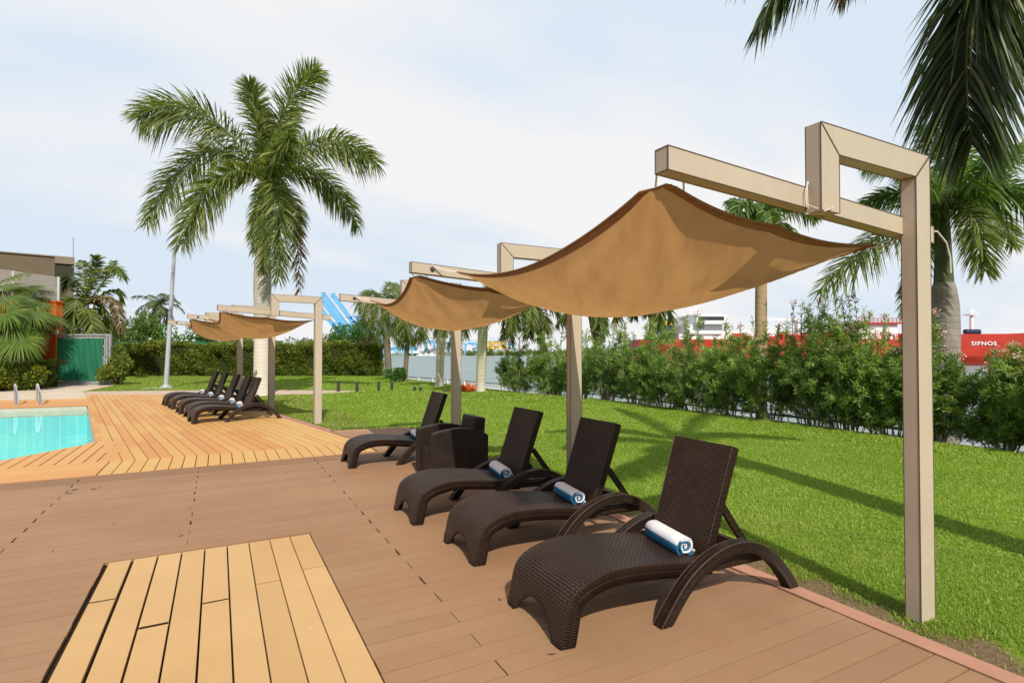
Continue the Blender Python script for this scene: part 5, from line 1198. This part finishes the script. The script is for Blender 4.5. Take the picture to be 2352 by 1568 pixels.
for q in range(4):
    mb = MB(); f = q / 3; mb.box(-5.6 * f - .04, -5.6 * f + .04, -1.6 * f + .0, -1.6 * f + .08, zb - (0 if q == 0 else .0), zt0 + (zt1 - zt0) * f + .06); mb.build('post', M['louvre'], lf)
bd = facing('building', 168, 40, 'khaki rendered building with flat parapet at the left edge, above the louvre screen', 'building', -.04, None, radians(39))
s_ = sc(40); zr = 1.7 + (805 - 592) * s_; zl = 1.7 + (805 - 556) * s_
mb = MB(); mb.box(-14, 0, 0, 9, 0, zr); mb.build('wall', M['building'], bd)
mb = MB(); mb.box(-1.1, .02, -.14, -.003, zr - .45, zr + .01); mb.box(-14, .02, -.1, 9.05, zr, zr + .08); mb.build('parapet', M['building_cap'], bd)
mb = MB(); mb.box(-1.1, -.04, -.02, -.004, zr - 2.2, zr - .46); mb.build('recess', M['painted_recess'], bd)  # flat dark sheet on the wall face, shade painted instead of a cut opening
mb = MB(); mb.tube([(-.05, .3, zr), (-.08, .3, zr + 1.6)], .018, 6); mb.build('aerial', M['dark_metal'], bd)
# green net fence with white posts behind the hedge
nf_ = facing('net_fence', 250, 39.6, 'green shade net fence with short white post tops, just over the clipped hedge', 'fence', -.04)
s_ = sc(39.6); L = 400 * s_; mb = MB()
for i in range(61):
    u = i / 60; x = u * L; zt_ = 2.36 + .05 * sin(u * 40) - .0 * u + .03 * sin(u * 93); mb.v += [(x, .05 * sin(u * 60), .3), (x, .05 * sin(u * 60 + .3), zt_)]; mb.tone += [.5, .5]
for i in range(60): mb.face((2 * i, 2 * i + 2, 2 * i + 3, 2 * i + 1))
mb.build('shade_net', M['net'], nf_, smooth=True)
mb = MB(); mb.tube([(0, .09, 2.40), (L, .09, 2.43)], .025, 6); mb.build('top_rail', M['dark_metal'], nf_)
for px in (342, 425, 442, 500, 520, 545, 577, 600, 628, 640):
    mb = MB(); x = (px - 250) * s_; mb.box(x - .07, x + .07, .12, .26, 0, 2.55 + .1 * ((px * 7) % 3 == 0)); mb.build('post', M['white_paint'], nf_)
# railing along the water
RL = [(14.05, -6.), (14.05, 14.), (14.05, 22.), (13.9, 27.0), (13.0, 31.4), (12.35, 34.9), (11.78, 37.9), (11.2, 41.)]
rl = empty('railing', (14.05, 20, -1.25), 0, 'white slatted railing with grey top rail along the river edge', 'railing'); o3 = np.array([14.05, 20, -1.25])
mb = MB(); mb.tube([np.array([x, y, -.12]) - o3 for x, y in RL], .04, 8); mb.build('top_rail', M['grey_metal'], rl)
mb = MB(); mb.tube([np.array([x, y, -1.1]) - o3 for x, y in RL], .03, 6); mb.tube([np.array([x, y, -.30]) - o3 for x, y in RL], .025, 6); px_l = []
for (a, b) in zip(RL[:-1], RL[1:]):
    a, b = np.array(a), np.array(b); n = int(np.linalg.norm(b - a) / .13)
    for i in range(n): p = a + (b - a) * i / n; mb.box(p[0] - o3[0] - .02, p[0] - o3[0] + .02, p[1] - o3[1] - .02, p[1] - o3[1] + .02, .15, .97); px_l.append(p)
mb.build('slats', M['white_paint'], rl)
mb = MB()
for p in px_l[::14]: mb.box(p[0] - o3[0] - .06, p[0] - o3[0] + .06, p[1] - o3[1] - .06, p[1] - o3[1] + .06, 0, 1.15)
build_each(mb, 'post', M['white_paint'], rl)
# ---------------------------------------------------------------- far shore with the container port
WZ = -1.9; DS = 400.; kS = sc(DS)
fs = D(950, 800, DS); th_s = -AZ
mb = MB(); r = np.random.default_rng(90)
e = empty('far_bank', (fs[0], fs[1], WZ), -AZ); bpy.data.objects.remove(e)
cR = lambda x, y: (fs[0] + RV[0] * x + FH[0] * y, fs[1] + RV[1] * x + FH[1] * y)
xs = np.linspace(-260, 620, 60); frontline = [cR(x, 6 * sin(x * .02) + 3 * sin(x * .07) + max(0, -x - 80) * .1) for x in xs]
n = len(xs); mb.add([(p[0], p[1], WZ - .2) for p in frontline] + [(p[0] + FH[0] * 3, p[1] + FH[1] * 3, WZ + 1.1) for p in frontline] + [(p[0] + FH[0] * 500, p[1] + FH[1] * 500, WZ + 1.6) for p in frontline],
       [(i, i + 1, n + i + 1, n + i) for i in range(n - 1)] + [(n + i, n + i + 1, 2 * n + i + 1, 2 * n + i) for i in range(n - 1)])
struct(mb.build('far_bank', M['far_land']))
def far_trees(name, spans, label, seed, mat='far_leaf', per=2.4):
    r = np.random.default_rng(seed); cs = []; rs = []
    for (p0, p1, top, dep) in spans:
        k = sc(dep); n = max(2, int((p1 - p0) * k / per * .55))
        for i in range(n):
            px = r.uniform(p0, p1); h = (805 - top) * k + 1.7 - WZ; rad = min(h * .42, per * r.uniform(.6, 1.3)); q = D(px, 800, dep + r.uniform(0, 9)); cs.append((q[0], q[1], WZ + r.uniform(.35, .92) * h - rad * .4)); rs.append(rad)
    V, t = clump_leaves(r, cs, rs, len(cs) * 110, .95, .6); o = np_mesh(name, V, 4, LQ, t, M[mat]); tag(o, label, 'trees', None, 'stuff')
far_trees('bank_trees', [(896, 960, 797, 430), (955, 1040, 800, 404), (985, 1030, 789, 415), (1038, 1062, 791, 418), (1045, 1100, 803, 400), (1078, 1098, 788, 412), (1098, 1180, 800, 400), (1120, 1160, 790, 410), (1150, 1330, 802, 402), (720, 800, 800, 470), (800, 900, 801, 440), (1300, 1560, 800, 410)],
          'grey green trees and scrub along the far river bank', 91)
far_trees('bank_scrub', [(1040, 1180, 809, 396), (1100, 1330, 808, 397), (900, 990, 812, 397)], 'low scrub at the waterline of the far bank', 92, 'bush_leaf', 1.8)
# gantry cranes
def gantry(px, w, top, base, dep, label, first=None):
    k = sc(dep); r_ = facing('gantry_crane', px, dep, label, 'crane', WZ + 1.2, 'blue gantry cranes on the far bank'); hh = (805 - top) * k + 1.7 - WZ - 1.2; W = w * k / 2
    mb = MB()
    for x in (-W * .62, W * .62):
        for y in (0, 7): mb.box(x - .5, x + .5, y - .5, y + .5, 0, hh * .70)
        mb.box(x - .45, x + .45, 0, 7, .8, 1.8)
    build_each(mb, 'leg', M['crane_blue'], r_)
    mb = MB(); mb.box(-W, W, -.6, .6, hh * .68, hh * .76); mb.box(-W, W, 6.4, 7.6, hh * .68, hh * .76); mb.box(-W, -W + .8, 0, 7, hh * .70, hh * .76); mb.box(W - .8, W, 0, 7, hh * .7, hh * .76); mb.build('girder', M['crane_blue'], r_)
    mb = MB(); mb.box(-W * .35, W * .5, .8, 6.2, hh * .765, hh * .84); mb.box(W * .1, W * .3, -.4, 1.4, hh * .58, hh * .67); mb.build('trolley', M['crane_dark'], r_)
    mb = MB(); 
    for x in (-W * .55, W * .62): mb.box(x - .25, x + .25, 2.5, 3.0, hh * .76, hh)
    mb.box(-W * .6, W * .68, 2.4, 3.1, hh * .96, hh); mb.build('upper_frame', M['crane_blue'], r_)
gantry(986, 30, 775, 812, 420, 'blue gantry crane left of the pale-trunked palm on the far bank')
gantry(1040, 34, 775, 812, 425, 'blue gantry crane half hidden by the middle shade post on the far bank')
gantry(1081, 42, 781, 810, 415, 'lowest blue gantry crane between the middle shade post and the palm trunk')
gantry(1134, 30, 776, 810, 428, 'blue gantry crane behind the yellow steel rack on the far bank')
gantry(1168, 34, 784, 810, 422, 'rightmost blue gantry crane, partly behind the leaning shrub')
# leaning ship-to-shore cranes
def sts(px, dep, pts, label):
    r_ = facing('harbour_crane', px, dep, label, 'crane', WZ, 'blue harbour cranes with raised booms'); k = sc(dep); W = lambda x, y: ((x - px) * k, EYE - (y - 805) * k - WZ)
    tipx, tipz = W(*pts[0]); bx, bz = W(*pts[1])
    for y in (-2.5, 3.5):
        mb = MB(); off = 1.2 * y; 
        mb.beam((bx + off * .55, y, bz), (tipx + off * .55, y, tipz), 1.2, 2.5, 0, up=(1, 0, 0.4))
        for f in np.linspace(.06, .97, 14):
            x, z = bx + (tipx - bx) * f + off * .55, bz + (tipz - bz) * f; mb.box(x - .1, x + .9, y - .65, y + .65, z + .9, z + 1.5, 1)
        mb.box(tipx + off * .55 - 1.0, tipx + off * .55 + 1.0, y - .9, y + .9, tipz - .6, tipz + 1.4, 0)
        mb.build('boom', [M['crane_blue'], M['crane_dark']], r_)
    ax, az = W(*pts[2])
    for x0 in (0, 4.5):
        mb = MB()
        for y in (-3, 3): mb.beam((bx + 5 + x0, y, bz - 4), (ax + x0, y * .4, az), .7, .7); mb.beam((ax + x0 + 5.5, y, bz - 4), (ax + x0, y * .4, az), .6, .6)
        mb.box(ax + x0 - 1.6, ax + x0 + 1.6, -2, 2, az - .3, az + .6); mb.build('mast', M['crane_blue'], r_)
    mb = MB()
    for f in (.95, .6): mb.beam((bx + (tipx - bx) * f + 1, 0, bz + (tipz - bz) * f), (ax, 0, az), .16, .16)
    mb.build('stays', M['grey_metal'], r_)
    mb = MB()
    for x in (bx + 3, bx + 20):
        for y in (-6, 6): mb.box(x - .8, x + .8, y - .8, y + .8, 0, bz)
    mb.box(bx - 1, bx + 32, -7, -5, bz - 2, bz); mb.box(bx - 1, bx + 32, 5, 7, bz - 2, bz); mb.box(bx + 16, bx + 26, -4, 4, bz, bz + 4); mb.build('portal', M['crane_blue'], r_)
sts(812, 340, [(751, 677), (812, 757), (800, 727)], 'blue harbour crane with the higher raised double boom, above the dark round tree')
sts(784, 365, [(728, 690), (787, 764), (775, 741)], 'blue harbour crane with the lower raised double boom, beside the far shade post')
# sheds, rack, boats, vehicles, mast on the far bank
wh = facing('warehouse', 924, 408, 'long blue shed with a pale stripe on the far bank', 'building', WZ + 1.0); k = sc(408)
mb = MB(); mb.box(-27 * k, 27 * k, 0, 14, 0, 4.6); mb.build('wall', M['sky_blue'], wh); mb = MB(); mb.box(-27 * k, 12 * k, -.25, -.02, 1.2, 2.0); mb.box(-20 * k, -9 * k, -.25, -.02, 3.0, 3.6); mb.build('stripe', M['pale_blue'], wh)
mb = MB(); mb.hexa([(-27.5 * k, -.6, 4.6), (27.5 * k, -.6, 4.6), (27.5 * k, 14.5, 4.6), (-27.5 * k, 14.5, 4.6), (-27.5 * k, 6, 5.4), (27.5 * k, 6, 5.4), (27.5 * k, 8, 5.4), (-27.5 * k, 8, 5.4)]); mb.build('roof', M['sky_blue'], wh)
yr = facing('steel_rack', 1140, 405, 'yellow steel rack structure on the far bank right of the pale palm trunk', 'structure', WZ + 1.2); k = sc(405); W = 24 * k; mb = MB()
for i in range(9):
    x = -W + 2 * W * i / 8
    for y in (0, 6): mb.box(x - .18, x + .18, y - .18, y + .18, 0, 9.4)
for z in (4.2, 6.0, 7.8, 9.4): mb.box(-W, W, -.2, .2, z - .2, z + .2); mb.box(-W, W, 5.8, 6.2, z - .2, z + .2)
for i in range(8): x = -W + 2 * W * i / 8; mb.beam((x, -.05, 4.2), (x + W / 4, -.05, 9.4), .2, .2)
mb.build('frame', M['yellow'], yr); mb = MB()
for i in range(14): x = -W + 2 * W * r.random(); z = [4.4, 6.2, 8.0][i % 3]; mb.box(x, x + 1.6, .6, 5, z, z + 1.1)
mb.build('stacked_parts', M['yellow'], yr)
def boat(px, dep, L, label):
    b = facing('boat', px, dep, label, 'boat', WZ, 'white boats moored at the far bank'); mb = MB(); mb.hexa([(-L * .45, -.8, -.1), (L * .4, -.8, -.1), (L * .4, .8, -.1), (-L * .45, .8, -.1), (-L * .5, -1.1, .9), (L * .55, -.6, 1.1), (L * .55, .6, 1.1), (-L * .5, 1.1, .9)]); mb.build('hull', M['white_paint'], b)
    mb = MB(); mb.box(-L * .2, L * .15, -.7, .7, 1.0, 1.9); mb.box(-L * .25, L * .2, -.8, .8, 1.9, 2.0); mb.build('cabin', M['white_paint'], b)
boat(966, 388, 5.5, 'left one of the small white boats at the far bank'); boat(980, 387, 4.5, 'middle small white boat at the far bank'); boat(992, 386, 7., 'right and longest small white boat at the far bank')
def van(px, dep, label):
    v = facing('parked_van', px, dep, label, 'van', WZ + 1.25, 'white vehicles on the far bank'); mb = MB(); mb.hexa([(-2.4, -1, .4), (2.4, -1, .4), (2.4, 1, .4), (-2.4, 1, .4), (-2.3, -.9, 2.1), (1.4, -.9, 2.1), (1.4, .9, 2.1), (-2.3, .9, 2.1)]); mb.build('body', M['white_paint'], v)
    mb = MB(); [mb.tube([(x, -1.02, .4), (x, -.8, .4)], .4, 10) for x in (-1.5, 1.5)]; mb.build('wheels', M['dark_metal'], v)
van(898, 401, 'white van on the far bank left of the blue shed'); van(938, 399, 'white van on the far bank before the blue shed'); van(957, 399, 'white van on the far bank right of the blue shed')
for px, top, dep, l in ((1193, 762, 380, 'thin dark lamp mast on the far bank right of the pale palm trunk'), (919, 796, 398, 'short yellow pole before the blue shed'), (945, 795, 398, 'short pale pole at the right end of the blue shed')):
    m_ = facing('mast', px, dep, l, 'mast', WZ + 1); k = sc(dep); h = (805 - top) * k + 1.7 - WZ - 1; mb = MB(); mb.tube([(0, 0, 0), (0, 0, h)], [.3, .16], 6); mb.build('pole', M['yellow'] if px == 919 else M['grey_metal'], m_)
    mb = MB(); mb.box(-.8, .8, -.3, .3, h, h + .5); mb.build('head', M['grey_metal'], m_)
jb = facing('jib_crane', 977, 400, 'thin grey jib crane left of the blue gantry crane', 'crane', WZ + 1.1); k = sc(400); mb = MB(); mb.box(4, 9, -1.5, 1.5, 0, 2.4); mb.beam((8, 0, 2), (-4.5, 0, 15.5), .35, .35); mb.build('boom', M['grey_metal'], jb)
# ---------------------------------------------------------------- red tanker
ds = 132.; k = sc(ds); ship = facing('tanker_ship', 2000, ds, 'red-hulled tanker with white superstructure moored across the river behind the shrubs', 'ship', WZ, None, radians(2))
X = lambda px: (px - 2000) * k; Zp = lambda py: EYE - (py - 805) * k - WZ
zd = Zp(779); xb = X(2500); xs_ = X(1490)
mb = MB(); B = 8.5
def station(x, b, zt_): return [(x, B - b * .8, -.5), (x, B - b, 2.2), (x, B - b, zt_), (x, B + b, zt_), (x, B + b, 2.2), (x, B + b * .8, -.5)]
ST = [station(xs_ - 2, 5, zd), station(xs_ + 6, 8, zd), station(X(1700), 8.5, zd), station(X(2120), 8.5, zd), station(X(2195), 8.3, zd + .5), station(X(2200), 8.3, zd + 1.3), station(X(2330), 8.0, zd + 1.4), station(X(2430), 5.2, zd + 1.7), station(xb, .4, zd + 2.1)]
for s in ST: mb.v += s; mb.tone += [.5] * 6
for i in range(len(ST) - 1):
    for j in range(5): a = i * 6 + j; mb.face((a, a + 6, a + 7, a + 1), 1 if j in (4,) else 0)
mb.face((0, 1, 2, 3, 4, 5)); mb.face(tuple(48 + q for q in (5, 4, 3, 2, 1, 0))); mb.build('hull', [M['ship_red'], M['ship_red']], ship, angle=30, smooth=True)
mb = MB(); mb.box(xs_, X(2330), -.06, -.01, -.3, .75); mb.build('boot_topping', M['ship_dark'], ship)
fc = bpy.data.curves.new('lettering', 'FONT'); fc.body = 'SIFNOS'; fc.size = 1.62; fc.extrude = .02; fc.space_character = 1.12; fc.offset = .022; fc.materials.append(M['ship_white'])
ft0 = bpy.data.objects.new('lettering_curve', fc); COL.objects.link(ft0); bpy.context.view_layer.update()
ft = bpy.data.objects.new('lettering', bpy.data.meshes.new_from_object(ft0.evaluated_get(bpy.context.evaluated_depsgraph_get()))); COL.objects.link(ft); bpy.data.objects.remove(ft0); ft.parent = ship; ft.rotation_euler = (radians(90), 0, 0); ft.scale = (1.12, .80, 1); ft.location = (X(2239), -.02 + .16, Zp(792.5))
mb = MB(); x0, x1 = X(1560), X(1668); zt_ = Zp(742)
mb.box(x0, x1, 1.5, 15.5, zd, zt_ - 2.6); mb.box(x0 + 1.5, x1 - 1, 1., 16, zt_ - 2.6, zt_ - .3); mb.box(x0 + 3.5, x1 - .5, -.5, 17.5, zt_ - .3, zt_ + 1.9); mb.box(x0 + 4, x1 - 1.5, 1, 16, zt_ + 1.9, zt_ + 2.2)
mb.box(X(1668), X(1800), 3, 14, zd, zd + 2.2); sp_st = mb.build('superstructure', M['ship_white'], ship)
for q in range(7):
    mb = MB(); x = x0 + 4.2 + q * (x1 - x0 - 5.5) / 7; mb.box(x, x + .95, -.56, -.48, zt_ + .6, zt_ + 1.5); mb.build('window', M['ship_glass'], sp_st)
for row in range(2):
    for q in range(6): mb = MB(); x = x0 + 1.2 + q * 1.7; z = zd + 1.2 + row * 1.9; mb.box(x, x + .55, 1.44, 1.49, z, z + .6); mb.build('window', M['ship_glass'], sp_st)
mb = MB(); fx = X(1538); mb.hexa([(fx - 2.2, 5, zd), (fx + 2.2, 5, zd), (fx + 2.2, 12, zd), (fx - 2.2, 12, zd), (fx - 1.6, 5.4, Zp(730)), (fx + 1.9, 5.4, Zp(730)), (fx + 1.9, 11.6, Zp(730)), (fx - 1.6, 11.6, Zp(730))], 0); fz = Zp(742)
mb.box(fx - 1.95, fx + 2.1, 4.9, 12.1, fz - .3, fz + .9, 1); mb.build('funnel', [M['navy'], M['yellow']], ship)
mb = MB(); 
for px, tp, b_ in ((1608, 700, 742), (1622, 690, 742), (1629, 706, 742)): mb.tube([(X(px), 8, zt_ + 2), (X(px), 8, Zp(tp))], [.28, .1], 6); mb.box(X(px) - .9, X(px) + .9, 7.8, 8.2, Zp(tp + 8), Zp(tp + 8) + .18)
mb.build('radar_mast', M['ship_white'], ship)
mb = MB(); mb.box(X(1770), X(1868), 6, 6.8, Zp(734), Zp(729)); mb.box(X(1860), X(1866), 5.6, 7.2, zd, Zp(729)); mb.box(X(1772), X(1776), 6, 6.8, Zp(745), Zp(731))
for i in range(16): x = X(1770) + i * 6 * k; mb.box(x - .05, x + .05, 6, 6.1, Zp(729), Zp(725.5))
mb.box(X(1770), X(1868), 6, 6.1, Zp(726), Zp(725.4)); mb.build('hose_crane', M['ship_white'], ship)
mb = MB(); rr = np.random.default_rng(95)
for z in (.7, 1.3): mb.box(X(1680), X(2180), .25, .33, zd + z - .05, zd + z + .05)
for i in range(60): x = X(1680) + i * 500 * k / 60; mb.box(x - .05, x + .05, .25, .33, zd, zd + 1.35)
mb.build('rail', M['ship_red'], ship)
mb = MB()
for i in range(16): x = X(1690 + i * 29); h = rr.uniform(.5, 2.3); mb.box(x, x + rr.uniform(.5, 2.6), 2, 6, zd, zd + h)
for y in (4, 6, 8): mb.tube([(X(1700), y, zd + 1.0), (X(2190), y, zd + 1.0)], .28, 6)
mb.box(X(1898), X(1950), 3, 12, zd + 1.5, zd + 2.0); mb.build('deck_pipes', M['ship_red'], ship)
mb = MB(); mb.box(X(1985), X(2078), 2, 14, zd, Zp(743)); mb.build('deck_house', M['ship_white'], ship)
mb = MB(); mb.box(X(1978), X(2084), 1.2, 14.8, Zp(743), Zp(739)); 
for i in range(12): x = X(1980) + i * 9 * k; mb.box(x - .06, x + .06, 1.2, 1.3, Zp(739), Zp(730))
mb.box(X(1980), X(2082), 1.2, 1.3, Zp(731), Zp(729.5)); mb.box(X(1980), X(2082), 1.2, 1.3, Zp(736), Zp(735)); mb.build('deck_platform', M['ship_red'], ship)
mb = MB(); mb.tube([(X(2308), 8, zd + 1), (X(2308), 8, Zp(716))], [.5, .4], 8); mb.tube([(X(2308), 8, Zp(716)), (X(2308), 8, Zp(698))], [.22, .1], 6); mb.box(X(2308) - 1.4, X(2308) + 1.4, 7, 9, Zp(718), Zp(716)); mb.box(X(2308) - 1.3, X(2308) + 1.3, 6.95, 7.05, Zp(713), Zp(712)); mb.box(X(2308) - .8, X(2308) + .8, 7.8, 8.2, Zp(708), Zp(706)); mb.build('foremast', M['ship_white'], ship)
mb = MB(); 
for px in (2236, 2246, 2256, 2262): mb.tube([(X(px), 1.5, zd + 1.9), (X(px) + .9, 1.5, zd + 1.9)], .65, 10)
mb.build('winch', M['navy'], ship)
